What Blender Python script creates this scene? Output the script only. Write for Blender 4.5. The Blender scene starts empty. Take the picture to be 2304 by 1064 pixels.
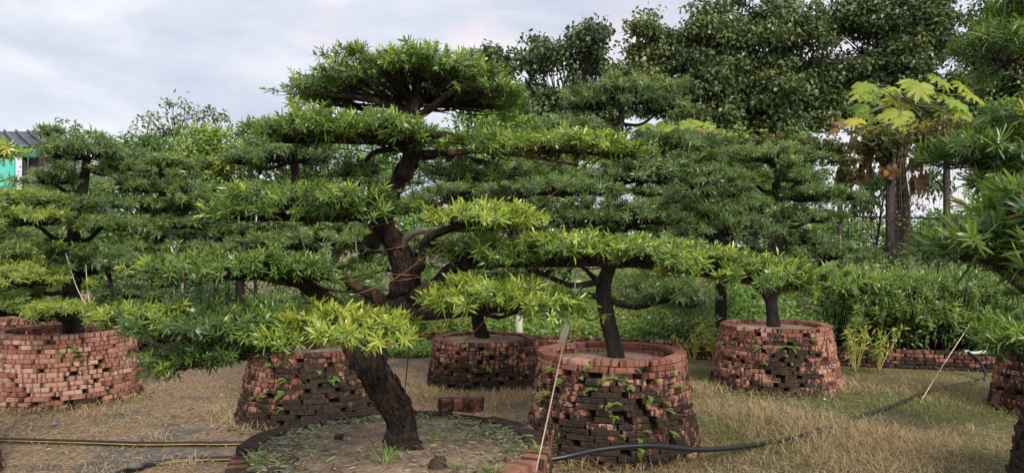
import bpy, math, random
import numpy as np
from mathutils import Vector
R = math.radians
rng = np.random.default_rng(11)
random.seed(5)
scn = bpy.context.scene
COL = scn.collection

# ------------------------------------------------------------------ camera
F, CX, HY, H = 1728.0, 1152.0, 545.0, 1.75      # focal length / centre / horizon in photo pixels, eye height
cam = bpy.data.cameras.new('camera'); cam.sensor_width = 36; cam.lens = 27.0
cam.shift_y = (HY - 532) / 2304; cam.clip_end = 600; cam.clip_start = 0.05
co = bpy.data.objects.new('camera', cam); COL.objects.link(co)
co.location = (0, 0, H); co.rotation_euler = (R(90), 0, 0)
scn.camera = co
# ------------------------------------------------------------------ world, sun, exposure
SUN_EL, SUN_AZ = 40, 158         # azimuth clockwise from +Y (the viewing direction)
w = bpy.data.worlds.new('World'); scn.world = w; w.use_nodes = True
nt = w.node_tree; nt.nodes.clear()
def N(t, ty, **kw):
    n = t.nodes.new(ty)
    for k, v in kw.items():
        if k.startswith('i_'):
            n.inputs[k[2:].replace('_', ' ')].default_value = v
        else: setattr(n, k, v)
    return n
out = N(nt, 'ShaderNodeOutputWorld'); bg = N(nt, 'ShaderNodeBackground'); bg.inputs['Strength'].default_value = 0.1
sky = N(nt, 'ShaderNodeTexSky', sky_type='NISHITA', sun_disc=False, sun_elevation=R(SUN_EL), sun_rotation=R(SUN_AZ), dust_density=2.0)
tc = N(nt, 'ShaderNodeTexCoord'); mp = N(nt, 'ShaderNodeMapping'); mp.inputs['Scale'].default_value = (1, 1, 2.6)
n1 = N(nt, 'ShaderNodeTexNoise', i_Scale=3.0, i_Detail=8.0, i_Roughness=0.55, i_Distortion=0.3)
n2 = N(nt, 'ShaderNodeTexNoise', i_Scale=5.2, i_Detail=5.0, i_Roughness=0.5)
cr = N(nt, 'ShaderNodeValToRGB')
e = cr.color_ramp.elements
e[0].position = .40; e[0].color = (2.60, 2.80, 3.30, 1); e[1].position = .60; e[1].color = (3.95, 3.95, 4.15, 1)
e.new(.5).color = (3.10, 3.25, 3.65, 1)
pk = N(nt, 'ShaderNodeMix', data_type='RGBA'); pk.inputs[7].default_value = (4.3, 3.6, 3.75, 1)
pr = N(nt, 'ShaderNodeMapRange'); pr.inputs[1].default_value = .50; pr.inputs[2].default_value = .68; pr.inputs[4].default_value = .6
mx = N(nt, 'ShaderNodeMix', data_type='RGBA'); mx.inputs[0].default_value = .95
L = nt.links.new
L(tc.outputs['Generated'], mp.inputs['Vector']); L(mp.outputs[0], n1.inputs['Vector']); L(mp.outputs[0], n2.inputs['Vector'])
L(n1.outputs['Fac'], cr.inputs[0]); L(n2.outputs['Fac'], pr.inputs[0]); L(pr.outputs[0], pk.inputs[0]); L(cr.outputs[0], pk.inputs[6])
L(sky.outputs[0], mx.inputs[6]); L(pk.outputs[2], mx.inputs[7]); L(mx.outputs[2], bg.inputs['Color']); L(bg.outputs[0], out.inputs[0])
sl = bpy.data.lights.new('sun', 'SUN'); sl.energy = 1.5; sl.angle = R(20); sl.color = (1, .95, .87)
so = bpy.data.objects.new('sun', sl); COL.objects.link(so)
sd = Vector((math.sin(R(SUN_AZ)) * math.cos(R(SUN_EL)), math.cos(R(SUN_AZ)) * math.cos(R(SUN_EL)), math.sin(R(SUN_EL))))
so.rotation_euler = sd.to_track_quat('Z', 'Y').to_euler(); so.location = (0, 0, 12)
scn.view_settings.view_transform = 'Standard'; scn.view_settings.look = 'None'
scn.view_settings.exposure = 1.30; scn.view_settings.gamma = 1.0
scn.cycles.max_bounces = 6; scn.cycles.transparent_max_bounces = 6

# ------------------------------------------------------------------ helpers
def P(px, py, Y): return np.array([(px - CX) / F * Y, Y, H - (py - HY) / F * Y])
def G(px, py): return P(px, py, F * H / (py - HY))            # point on the ground seen at a pixel
def nrm(v):
    return v / np.maximum(np.linalg.norm(v, axis=-1, keepdims=True), 1e-9)
def tag(o, label=None, cat=None, group=None, kind=None):
    if label: o['label'] = label
    if cat: o['category'] = cat
    if group: o['group'] = group
    if kind: o['kind'] = kind
    return o
def empty(name, loc, label, cat, group=None):
    o = bpy.data.objects.new(name, None); COL.objects.link(o); o.location = tuple(loc); o.empty_display_size = .1
    return tag(o, label, cat, group)
def mesh_np(name, V, T, mat, parent=None, attr=None, smooth=False, origin=None):
    """triangles (or quads) from numpy arrays, world coordinates"""
    V = np.asarray(V, dtype=np.float32); T = np.asarray(T, dtype=np.int32)
    if origin is None and parent is not None: origin = np.array(world_loc(parent))
    if origin is not None: V = V - np.asarray(origin, dtype=np.float32)
    k = T.shape[1]; me = bpy.data.meshes.new(name)
    me.vertices.add(len(V)); me.vertices.foreach_set('co', V.ravel())
    me.loops.add(T.size); me.loops.foreach_set('vertex_index', T.ravel())
    me.polygons.add(len(T)); me.polygons.foreach_set('loop_start', np.arange(0, T.size, k, dtype=np.int32))
    if smooth: me.polygons.foreach_set('use_smooth', np.ones(len(T), dtype=bool))
    me.update(calc_edges=True)
    for an, av in (attr or {}).items():
        a = me.attributes.new(an, 'FLOAT', 'POINT'); a.data.foreach_set('value', np.asarray(av, dtype=np.float32))
    if mat: me.materials.append(mat)
    o = bpy.data.objects.new(name, me); COL.objects.link(o)
    if parent is not None: o.parent = parent
    elif origin is not None: o.location = tuple(origin)
    return o
def world_loc(o):
    v = Vector((0, 0, 0))
    while o is not None: v = v + o.location; o = o.parent
    return v
def cat_rom(pts, sub):
    pts = np.asarray(pts, float); n = len(pts)
    if n < 3: 
        t = np.linspace(0, 1, sub + 1)[:, None]; return pts[0] * (1 - t) + pts[-1] * t
    q = np.vstack([2 * pts[0] - pts[1], pts, 2 * pts[-1] - pts[-2]]); o = []
    for i in range(n - 1):
        p0, p1, p2, p3 = q[i:i + 4]
        for t in np.linspace(0, 1, sub, endpoint=False):
            o.append(.5 * (2 * p1 + (p2 - p0) * t + (2 * p0 - 5 * p1 + 4 * p2 - p3) * t * t + (3 * p1 - p0 - 3 * p2 + p3) * t ** 3))
    o.append(pts[-1]); return np.array(o)
def tube(pts4, sides=8, sub=5, rough=0.0, seed=0, cap=True):
    """pts4: x,y,z,r -> V, T (triangles)"""
    c = cat_rom(pts4, sub); r = np.maximum(c[:, 3], .0008); c = c[:, :3]
    t = nrm(np.gradient(c, axis=0)); n = len(c)
    ref = np.array([0, 1., 0]) if abs(t[0][1]) < .9 else np.array([1., 0, 0])
    a = nrm(np.cross(t[0], ref)); A = [a]
    for i in range(1, n):
        a = A[-1] - t[i] * np.dot(A[-1], t[i]); A.append(a / np.linalg.norm(a))
    A = np.array(A); B = np.cross(t, A)
    th = np.linspace(0, 2 * np.pi, sides, endpoint=False)
    rr = np.ones((n, sides))
    if rough:
        g = np.random.default_rng(seed)
        k = g.normal(0, 1, (n, sides)); 
        for _ in range(2): k = (np.roll(k, 1, 0) + k + np.roll(k, -1, 0)) / 3 * 1.3
        rid = g.normal(0, 1, sides)[None, :] * .6
        rr = 1 + rough * (k + rid)
    V = c[:, None, :] + (A[:, None, :] * np.cos(th)[None, :, None] + B[:, None, :] * np.sin(th)[None, :, None]) * (r[:, None] * rr)[:, :, None]
    V = V.reshape(-1, 3); T = []
    i = np.arange(n - 1)[:, None] * sides; j = np.arange(sides)[None, :]; j2 = (j + 1) % sides
    q0, q1, q2, q3 = (i + j), (i + j2), (i + sides + j2), (i + sides + j)
    T = np.concatenate([np.stack([q0, q1, q2], -1).reshape(-1, 3), np.stack([q0, q2, q3], -1).reshape(-1, 3)])
    if cap:
        b = len(V); V = np.vstack([V, c[:1], c[-1:]])
        jj = np.arange(sides); j2 = (jj + 1) % sides
        T = np.vstack([T, np.stack([j2, jj, np.full(sides, b)], -1), np.stack([(n - 1) * sides + jj, (n - 1) * sides + j2, np.full(sides, b + 1)], -1)])
    return V, T
def join(parts):
    Vs, Ts, o = [], [], 0
    for V, T in parts: Vs.append(V); Ts.append(np.asarray(T) + o); o += len(V)
    return np.vstack(Vs), np.vstack(Ts)
def pxline(lst):    # (px,py,Y,r_px) -> world x,y,z,r
    return [tuple(P(a, b, Y)) + (r / F * Y,) for a, b, Y, r in lst]
def twigs_np(S, M, E, r0, r1):
    """many thin 3-sided curved twigs from S over M to E"""
    n = len(S); ts = np.linspace(0, 1, 5)
    C = np.stack([(1 - t) ** 2 * S + 2 * t * (1 - t) * M + t * t * E for t in ts], 1)
    tn = nrm(np.gradient(C, axis=1)); ref = np.zeros_like(tn); ref[..., 2] = 1
    ref[np.abs(tn[..., 2]) > .95] = (1, 0, 0)
    A = nrm(np.cross(tn, ref)); B = np.cross(tn, A)
    rad = (np.asarray(r0).reshape(-1, 1) * (1 - ts) + np.asarray(r1).reshape(-1, 1) * ts) * np.ones((n, 1))
    V = np.stack([C + (A * math.cos(a) + B * math.sin(a)) * rad[..., None] for a in (0, 2.094, 4.189)], 2).reshape(-1, 3)
    base = (np.arange(n) * 15)[:, None, None] + (np.arange(4) * 3)[None, :, None]; j = np.arange(3)[None, None, :]; j2 = (j + 1) % 3
    T = np.concatenate([np.stack([base + j, base + j2, base + 3 + j2], -1).reshape(-1, 3), np.stack([base + j, base + 3 + j2, base + 3 + j], -1).reshape(-1, 3)])
    return V, T
def leaf_np(Pb, D, Nn, Ln, Wd, tint, droop=.12, fine=True, fold=.18):
    """long leaves: base, direction, normal, length, width"""
    n = len(Pb); D = nrm(D); S = nrm(np.cross(D, Nn)); Nn = np.cross(S, D)
    Ln = np.broadcast_to(np.asarray(Ln, float).reshape(-1, 1), (n, 1)); Wd = np.broadcast_to(np.asarray(Wd, float).reshape(-1, 1), (n, 1)) / 2
    dr = np.broadcast_to(np.asarray(droop, float).reshape(-1, 1), (n, 1))
    if fine:
        pts = [Pb, Pb + D * Ln * .32 + S * Wd * .95 + Nn * (Wd * fold - dr * Ln * .02), Pb + D * Ln * .32 - S * Wd * .95 + Nn * (Wd * fold - dr * Ln * .02),
               Pb + D * Ln * .76 + S * Wd * .82 + Nn * (Wd * fold - dr * Ln * .45), Pb + D * Ln * .76 - S * Wd * .82 + Nn * (Wd * fold - dr * Ln * .45), Pb + D * Ln - Nn * dr * Ln]
        tri = np.array([[0, 2, 1], [1, 2, 3], [2, 4, 3], [3, 4, 5]])
    else:
        pts = [Pb, Pb + D * Ln * .42 + S * Wd + Nn * Wd * fold, Pb + D * Ln * .42 - S * Wd + Nn * Wd * fold, Pb + D * Ln - Nn * dr * Ln]
        tri = np.array([[0, 2, 1], [1, 2, 3]])
    k = len(pts); V = np.stack(pts, 1).reshape(-1, 3)
    T = (np.arange(n) * k)[:, None, None] + tri[None]
    return V, T.reshape(-1, 3), np.repeat(tint, k)
def rand_dir(n, g=rng):
    return nrm(g.normal(size=(n, 3)))
def smooth_noise(x, y, s, seed=0):
    g = np.random.default_rng(seed); v = np.zeros_like(x, dtype=float)
    for i in range(6):
        a = g.uniform(0, 2 * np.pi); f = s * g.uniform(.5, 2.2); v += np.sin((x * math.cos(a) + y * math.sin(a)) * f + g.uniform(0, 6.28))
    return v / 3.4

# ------------------------------------------------------------------ materials
def mat(name):
    m = bpy.data.materials.new(name); m.use_nodes = True
    t = m.node_tree; b = t.nodes['Principled BSDF']; return m, t, b
def ramp(t, stops):
    n = N(t, 'ShaderNodeValToRGB'); el = n.color_ramp.elements
    while len(el) < len(stops): el.new(.5)
    for e_, (p_, c_) in zip(el, stops): e_.position = p_; e_.color = (*c_, 1)
    return n
def leaf_mat(name, stops, rough=.42, transl=.3, spec=.4):
    m, t, b = mat(name); lk = t.links.new
    a = N(t, 'ShaderNodeAttribute', attribute_name='tint'); r_ = ramp(t, stops)
    g = N(t, 'ShaderNodeNewGeometry'); no = N(t, 'ShaderNodeTexNoise', i_Scale=35.0, i_Detail=3.0)
    ad = N(t, 'ShaderNodeMath', operation='MULTIPLY_ADD'); ad.inputs[1].default_value = .22; ad.inputs[2].default_value = -.11
    ad2 = N(t, 'ShaderNodeMath', operation='ADD')
    lk(g.outputs['Position'], no.inputs['Vector']); lk(no.outputs['Fac'], ad.inputs[0]); lk(a.outputs['Fac'], ad2.inputs[0]); lk(ad.outputs[0], ad2.inputs[1])
    lk(ad2.outputs[0], r_.inputs[0]); lk(r_.outputs[0], b.inputs['Base Color'])
    b.inputs['Roughness'].default_value = rough; b.inputs['Specular IOR Level'].default_value = spec
    tr = N(t, 'ShaderNodeBsdfTranslucent'); mx_ = N(t, 'ShaderNodeMixShader'); mx_.inputs[0].default_value = transl
    hs = N(t, 'ShaderNodeHueSaturation', i_Saturation=1.15, i_Value=1.25); lk(r_.outputs[0], hs.inputs['Color']); lk(hs.outputs[0], tr.inputs['Color'])
    lk(b.outputs[0], mx_.inputs[1]); lk(tr.outputs[0], mx_.inputs[2]); lk(mx_.outputs[0], t.nodes['Material Output'].inputs[0])
    return m
M = {}
M['podo'] = leaf_mat('podocarpus_leaf', [(0, (.17, .10, .045)), (.04, (.032, .066, .026)), (.35, (.070, .138, .038)), (.6, (.145, .235, .045)), (.8, (.27, .37, .055)), (1, (.46, .50, .085))], rough=.30, spec=.55)
M['podo_far'] = leaf_mat('far_podocarpus_leaf', [(0, (.15, .10, .05)), (.04, (.055, .090, .038)), (.4, (.135, .205, .064)), (.7, (.185, .275, .065)), (1, (.34, .42, .075))], rough=.33, spec=.5)
M['broad'] = leaf_mat('broad_tree_leaf', [(0, (.042, .060, .036)), (.35, (.085, .122, .050)), (.65, (.175, .215, .066)), (.9, (.27, .26, .08)), (1, (.26, .15, .06))], rough=.38, transl=.2, spec=.5)
M['weed'] = leaf_mat('weed_leaf', [(0, (.045, .085, .03)), (.4, (.12, .225, .052)), (.7, (.23, .37, .075)), (.9, (.40, .40, .08)), (1, (.50, .36, .10))], rough=.5)
M['vine'] = leaf_mat('vine_leaf', [(0, (.05, .065, .02)), (.4, (.11, .125, .035)), (.7, (.20, .17, .05)), (1, (.34, .19, .07))], rough=.55)
M['papaya'] = leaf_mat('papaya_leaf', [(0, (.26, .14, .06)), (.15, (.30, .17, .07)), (.3, (.10, .23, .035)), (.6, (.27, .37, .06)), (.85, (.54, .49, .06)), (1, (.66, .48, .06))], rough=.45, transl=.35)
M['grass'] = leaf_mat('grass_blade', [(0, (.06, .11, .025)), (.3, (.17, .225, .055)), (.5, (.31, .275, .10)), (.75, (.43, .315, .17)), (1, (.54, .42, .26))], rough=.6, transl=.2, spec=.2)
M['litter'] = leaf_mat('fallen_leaf', [(0, (.05, .08, .025)), (.35, (.14, .19, .07)), (.65, (.33, .34, .2)), (1, (.38, .28, .15))], rough=.6, transl=.1)

def bark_mat(name, dark, mid, red, redamt, scale=(14, 14, 3)):
    m, t, b = mat(name); lk = t.links.new
    tc_ = N(t, 'ShaderNodeNewGeometry'); mp_ = N(t, 'ShaderNodeMapping'); mp_.inputs['Scale'].default_value = scale; mp_.inputs['Rotation'].default_value = (0, R(-18), 0)
    n_ = N(t, 'ShaderNodeTexNoise', i_Scale=2.2, i_Detail=8.0, i_Roughness=.65, i_Distortion=.6); v_ = N(t, 'ShaderNodeTexNoise', i_Scale=.55, i_Detail=4.0)
    lk(tc_.outputs['Position'], mp_.inputs[0]); lk(mp_.outputs[0], n_.inputs['Vector']); lk(mp_.outputs[0], v_.inputs['Vector'])
    r1 = ramp(t, [(.35, dark), (.62, mid)]); r2 = N(t, 'ShaderNodeMapRange'); r2.inputs[1].default_value = .56; r2.inputs[2].default_value = .68; r2.inputs[4].default_value = redamt
    mm = N(t, 'ShaderNodeMix', data_type='RGBA'); mm.inputs[7].default_value = (*red, 1)
    lk(n_.outputs['Fac'], r1.inputs[0]); lk(v_.outputs['Fac'], r2.inputs[0]); lk(r2.outputs[0], mm.inputs[0]); lk(r1.outputs[0], mm.inputs[6]); lk(mm.outputs[2], b.inputs['Base Color'])
    bp = N(t, 'ShaderNodeBump', i_Strength=1.0, i_Distance=.035); lk(n_.outputs['Fac'], bp.inputs['Height']); lk(bp.outputs[0], b.inputs['Normal'])
    b.inputs['Roughness'].default_value = .85; b.inputs['Specular IOR Level'].default_value = .25
    return m
M['bark'] = bark_mat('dark_bark', (.007, .0055, .005), (.070, .050, .040), (.17, .080, .050), .85, (22, 22, 9))
M['bark_far'] = bark_mat('dark_far_bark', (.006, .005, .0045), (.030, .023, .019), (.06, .036, .027), .35, (16, 16, 4))
M['cutwood'] = bark_mat('pale_cut_wood', (.10, .06, .04), (.26, .15, .10), (.32, .2, .14), .6)
M['papbark'] = bark_mat('papaya_bark', (.02, .014, .012), (.07, .048, .038), (.15, .115, .09), .6, (8, 8, 5))

def brick_mat():
    m, t, b = mat('weathered_brick'); lk = t.links.new
    g = N(t, 'ShaderNodeNewGeometry'); oi = N(t, 'ShaderNodeObjectInfo'); tc_ = N(t, 'ShaderNodeTexCoord')
    st = N(t, 'ShaderNodeAttribute', attribute_type='OBJECT', attribute_name='stain')
    pale = N(t, 'ShaderNodeAttribute', attribute_type='OBJECT', attribute_name='pale')
    c0 = ramp(t, [(0, (.17, .062, .045)), (.3, (.27, .112, .076)), (.6, (.40, .192, .132)), (1, (.54, .33, .245))])
    fi = N(t, 'ShaderNodeTexNoise', i_Scale=28.0, i_Detail=6.0, i_Roughness=.7); lk(g.outputs['Position'], fi.inputs['Vector'])
    a1 = N(t, 'ShaderNodeMath', operation='MULTIPLY_ADD'); a1.inputs[1].default_value = .7; lk(oi.outputs['Random'], a1.inputs[0])
    a2 = N(t, 'ShaderNodeMath', operation='MULTIPLY_ADD'); a2.inputs[1].default_value = .5; a2.inputs[2].default_value = -.24
    lk(fi.outputs['Fac'], a2.inputs[0]); lk(a2.outputs[0], a1.inputs[2])
    a3 = N(t, 'ShaderNodeMath', operation='ADD'); lk(a1.outputs[0], a3.inputs[0]); lk(pale.outputs['Fac'], a3.inputs[1]); lk(a3.outputs[0], c0.inputs[0])
    # kiln marks: dark bands across the length of the brick
    sx = N(t, 'ShaderNodeSeparateXYZ'); lk(tc_.outputs['Object'], sx.inputs[0])
    k1 = N(t, 'ShaderNodeMath', operation='MULTIPLY_ADD'); k1.inputs[1].default_value = 22; lk(sx.outputs[0], k1.inputs[0])
    k2 = N(t, 'ShaderNodeMath', operation='MULTIPLY'); k2.inputs[1].default_value = 87; lk(oi.outputs['Random'], k2.inputs[0]); lk(k2.outputs[0], k1.inputs[2])
    kn = N(t, 'ShaderNodeTexNoise', noise_dimensions='1D', i_Scale=1.0, i_Detail=1.0); lk(k1.outputs[0], kn.inputs['W'])
    kr = N(t, 'ShaderNodeMapRange'); kr.inputs[1].default_value = .52; kr.inputs[2].default_value = .60; kr.inputs[4].default_value = .95; lk(kn.outputs['Fac'], kr.inputs[0])
    ks = N(t, 'ShaderNodeMath', operation='MULTIPLY_ADD'); ks.inputs[1].default_value = 1.5; ks.inputs[2].default_value = .55; ks.use_clamp = True; lk(st.outputs['Fac'], ks.inputs[0])
    km = N(t, 'ShaderNodeMath', operation='MULTIPLY'); lk(kr.outputs[0], km.inputs[0]); lk(ks.outputs[0], km.inputs[1])
    m1 = N(t, 'ShaderNodeMix', data_type='RGBA'); m1.inputs[7].default_value = (.050, .028, .023, 1); lk(km.outputs[0], m1.inputs[0]); lk(c0.outputs[0], m1.inputs[6])
    # black moss and soot stain
    n1_ = N(t, 'ShaderNodeTexNoise', i_Scale=8.0, i_Detail=9.0, i_Roughness=.78); lk(g.outputs['Position'], n1_.inputs['Vector'])
    s1 = N(t, 'ShaderNodeMath', operation='MULTIPLY_ADD'); s1.inputs[1].default_value = 2.3; s0 = N(t, 'ShaderNodeMath', operation='SUBTRACT'); s0.inputs[1].default_value = .65; lk(st.outputs['Fac'], s0.inputs[0]); lk(n1_.outputs['Fac'], s1.inputs[0]); lk(s0.outputs[0], s1.inputs[2])
    s2 = N(t, 'ShaderNodeMapRange'); s2.inputs[1].default_value = .79; s2.inputs[2].default_value = .90; s2.inputs[4].default_value = .95; lk(s1.outputs[0], s2.inputs[0])
    mo = ramp(t, [(.35, (.013, .010, .008)), (.6, (.040, .032, .022)), (.75, (.07, .062, .04))]); lk(fi.outputs['Fac'], mo.inputs[0])
    m2 = N(t, 'ShaderNodeMix', data_type='RGBA'); lk(s2.outputs[0], m2.inputs[0]); lk(m1.outputs[2], m2.inputs[6]); lk(mo.outputs[0], m2.inputs[7])
    lk(m2.outputs[2], b.inputs['Base Color'])
    bp = N(t, 'ShaderNodeBump', i_Strength=.7, i_Distance=.008); lk(fi.outputs['Fac'], bp.inputs['Height']); lk(bp.outputs[0], b.inputs['Normal'])
    b.inputs['Roughness'].default_value = .9; b.inputs['Specular IOR Level'].default_value = .2
    return m
M['brick'] = brick_mat()
def soil_mat(name, cols, sc=6.0, bump=.02):
    m, t, b = mat(name); lk = t.links.new
    g = N(t, 'ShaderNodeNewGeometry'); a = N(t, 'ShaderNodeTexNoise', i_Scale=sc, i_Detail=9.0, i_Roughness=.7); c = N(t, 'ShaderNodeTexNoise', i_Scale=sc * 9, i_Detail=5.0, i_Roughness=.7)
    lk(g.outputs['Position'], a.inputs['Vector']); lk(g.outputs['Position'], c.inputs['Vector'])
    s = N(t, 'ShaderNodeMath', operation='MULTIPLY_ADD'); s.inputs[1].default_value = .5; lk(c.outputs['Fac'], s.inputs[0])
    s2 = N(t, 'ShaderNodeMath', operation='MULTIPLY'); s2.inputs[1].default_value = .5; lk(a.outputs['Fac'], s2.inputs[0]); lk(s2.outputs[0], s.inputs[2])
    r_ = ramp(t, cols); lk(s.outputs[0], r_.inputs[0]); lk(r_.outputs[0], b.inputs['Base Color'])
    bp = N(t, 'ShaderNodeBump', i_Strength=.8, i_Distance=bump); lk(s.outputs[0], bp.inputs['Height']); lk(bp.outputs[0], b.inputs['Normal'])
    b.inputs['Roughness'].default_value = .95; b.inputs['Specular IOR Level'].default_value = .15
    return m
M['soil'] = soil_mat('planter_soil', [(.36, (.10, .068, .048)), (.5, (.24, .168, .12)), (.62, (.38, .285, .21))])
M['soil_dark'] = soil_mat('packed_dark_soil', [(.35, (.018, .014, .011)), (.65, (.06, .045, .034))])
def plain(name, col, rough=.6, spec=.4, var=.12, sc=12.0, metal=0):
    m, t, b = mat(name); lk = t.links.new
    g = N(t, 'ShaderNodeTexCoord'); a = N(t, 'ShaderNodeTexNoise', i_Scale=sc, i_Detail=6.0, i_Roughness=.65); lk(g.outputs['Object'], a.inputs['Vector'])
    lo = tuple(max(0, c * (1 - 2.5 * var)) for c in col); hi = tuple(min(1, c * (1 + 2.5 * var)) for c in col)
    r_ = ramp(t, [(.3, lo), (.7, hi)]); lk(a.outputs['Fac'], r_.inputs[0]); lk(r_.outputs[0], b.inputs['Base Color'])
    b.inputs['Roughness'].default_value = rough; b.inputs['Specular IOR Level'].default_value = spec; b.inputs['Metallic'].default_value = metal
    return m
M['hose'] = plain('black_hose_rubber', (.012, .013, .017), .35, .5)
M['yellow'] = plain('yellow_stripe', (.42, .26, .04), .5)
M['string'] = plain('pale_string', (.55, .42, .34), .8)
M['redstring'] = plain('reddish_twine', (.30, .14, .09), .8)
M['darkstring'] = plain('dark_wire', (.02, .02, .02), .6)
M['copper'] = plain('copper_wire', (.25, .10, .06), .45, .5, metal=.3)
M['pvc'] = plain('white_pvc', (.55, .54, .50), .5)
M['paleplastic'] = plain('pale_green_pipe', (.55, .56, .36), .5)
M['petiole'] = plain('green_petiole', (.16, .19, .06), .6)
M['teal'] = plain('teal_sheet', (.07, .45, .36), .6, var=.05)
M['roof'] = plain('dark_roof_sheet', (.085, .10, .12), .5)
M['wallgrey'] = plain('grey_brown_wall', (.20, .18, .15), .8)
M['post'] = plain('rusty_steel_post', (.035, .022, .02), .7)
M['wire'] = plain('fence_wire', (.10, .10, .10), .5)
M['white'] = plain('white_petal', (.8, .8, .78), .6, var=.04)
M['redflower'] = plain('red_petal', (.55, .03, .05), .6)
M['net'] = plain('black_shade_net', (.012, .014, .013), .8)
M['stone'] = soil_mat('grey_stone', [(.35, (.06, .055, .05)), (.65, (.22, .21, .2))], 14)
M['clod'] = soil_mat('soil_clod', [(.35, (.03, .022, .017)), (.65, (.11, .08, .06))], 14)
M['wood'] = plain('yellow_stem', (.42, .34, .12), .7)

def ground_mat():
    m, t, b = mat('nursery_ground'); lk = t.links.new
    g = N(t, 'ShaderNodeNewGeometry')
    def noise(sc, d=6.0, r_=.65, dist=0.0):
        n_ = N(t, 'ShaderNodeTexNoise', i_Scale=sc, i_Detail=d, i_Roughness=r_, i_Distortion=dist); lk(g.outputs['Position'], n_.inputs['Vector']); return n_
    big, mid, fin = noise(.55, 5.0, .6, .4), noise(2.6, 7.0), noise(24.0, 8.0, .75)
    soil = ramp(t, [(.36, (.14, .094, .064)), (.5, (.27, .19, .125)), (.62, (.40, .295, .19))]); lk(fin.outputs['Fac'], soil.inputs[0])
    grey = ramp(t, [(.36, (.085, .078, .074)), (.62, (.185, .168, .155))]); lk(fin.outputs['Fac'], grey.inputs[0])
    green = ramp(t, [(.36, (.065, .075, .024)), (.62, (.20, .19, .07))]); lk(fin.outputs['Fac'], green.inputs[0])
    s = N(t, 'ShaderNodeMath', operation='ADD'); lk(big.outputs['Fac'], s.inputs[0]); lk(mid.outputs['Fac'], s.inputs[1])
    f1 = N(t, 'ShaderNodeMapRange'); f1.inputs[1].default_value = 1.0; f1.inputs[2].default_value = 1.14; lk(s.outputs[0], f1.inputs[0])
    m1 = N(t, 'ShaderNodeMix', data_type='RGBA'); lk(f1.outputs[0], m1.inputs[0]); lk(soil.outputs[0], m1.inputs[6]); lk(grey.outputs[0], m1.inputs[7])
    sx = N(t, 'ShaderNodeSeparateXYZ'); lk(g.outputs['Position'], sx.inputs[0])
    f2 = N(t, 'ShaderNodeMath', operation='MULTIPLY_ADD'); f2.inputs[1].default_value = 1.6; lk(mid.outputs['Fac'], f2.inputs[0]); lk(sx.outputs[0], f2.inputs[2])
    f3 = N(t, 'ShaderNodeMapRange'); f3.inputs[1].default_value = 1.7; f3.inputs[2].default_value = 3.2; f3.inputs[4].default_value = .75; lk(f2.outputs[0], f3.inputs[0])
    m2 = N(t, 'ShaderNodeMix', data_type='RGBA'); lk(f3.outputs[0], m2.inputs[0]); lk(m1.outputs[2], m2.inputs[6]); lk(green.outputs[0], m2.inputs[7])
    lk(m2.outputs[2], b.inputs['Base Color'])
    bp = N(t, 'ShaderNodeBump', i_Strength=.9, i_Distance=.03); lk(fin.outputs['Fac'], bp.inputs['Height']); lk(bp.outputs[0], b.inputs['Normal'])
    b.inputs['Roughness'].default_value = .95; b.inputs['Specular IOR Level'].default_value = .15
    return m
M['ground'] = ground_mat()

# ------------------------------------------------------------------ ground
def ground():
    xs = np.concatenate([[-250, -120, -60, -30], np.linspace(-16, 16, 130), [30, 60, 120, 250]])
    ys = np.concatenate([[-60, -20, -5], np.linspace(0, 18, 80), [24, 35, 60, 120, 300]])
    X, Yg = np.meshgrid(xs, ys); Z = .012 * smooth_noise(X, Yg, 2.2, 3) + .006 * smooth_noise(X, Yg, 7, 4) - .012
    Z[(abs(X) > 16) | (Yg > 18) | (Yg < 0)] = -.012
    V = np.stack([X, Yg, Z], -1).reshape(-1, 3); n = len(xs)
    i = np.arange(len(ys) - 1)[:, None] * n; j = np.arange(n - 1)[None]
    T = np.stack([i + j, i + j + 1, i + n + j + 1, i + n + j], -1).reshape(-1, 4)
    o = mesh_np('ground', V, T, M['ground'], smooth=True); tag(o, 'bare brown soil with dry straw and grass between the planters', kind='structure')
ground()

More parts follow.
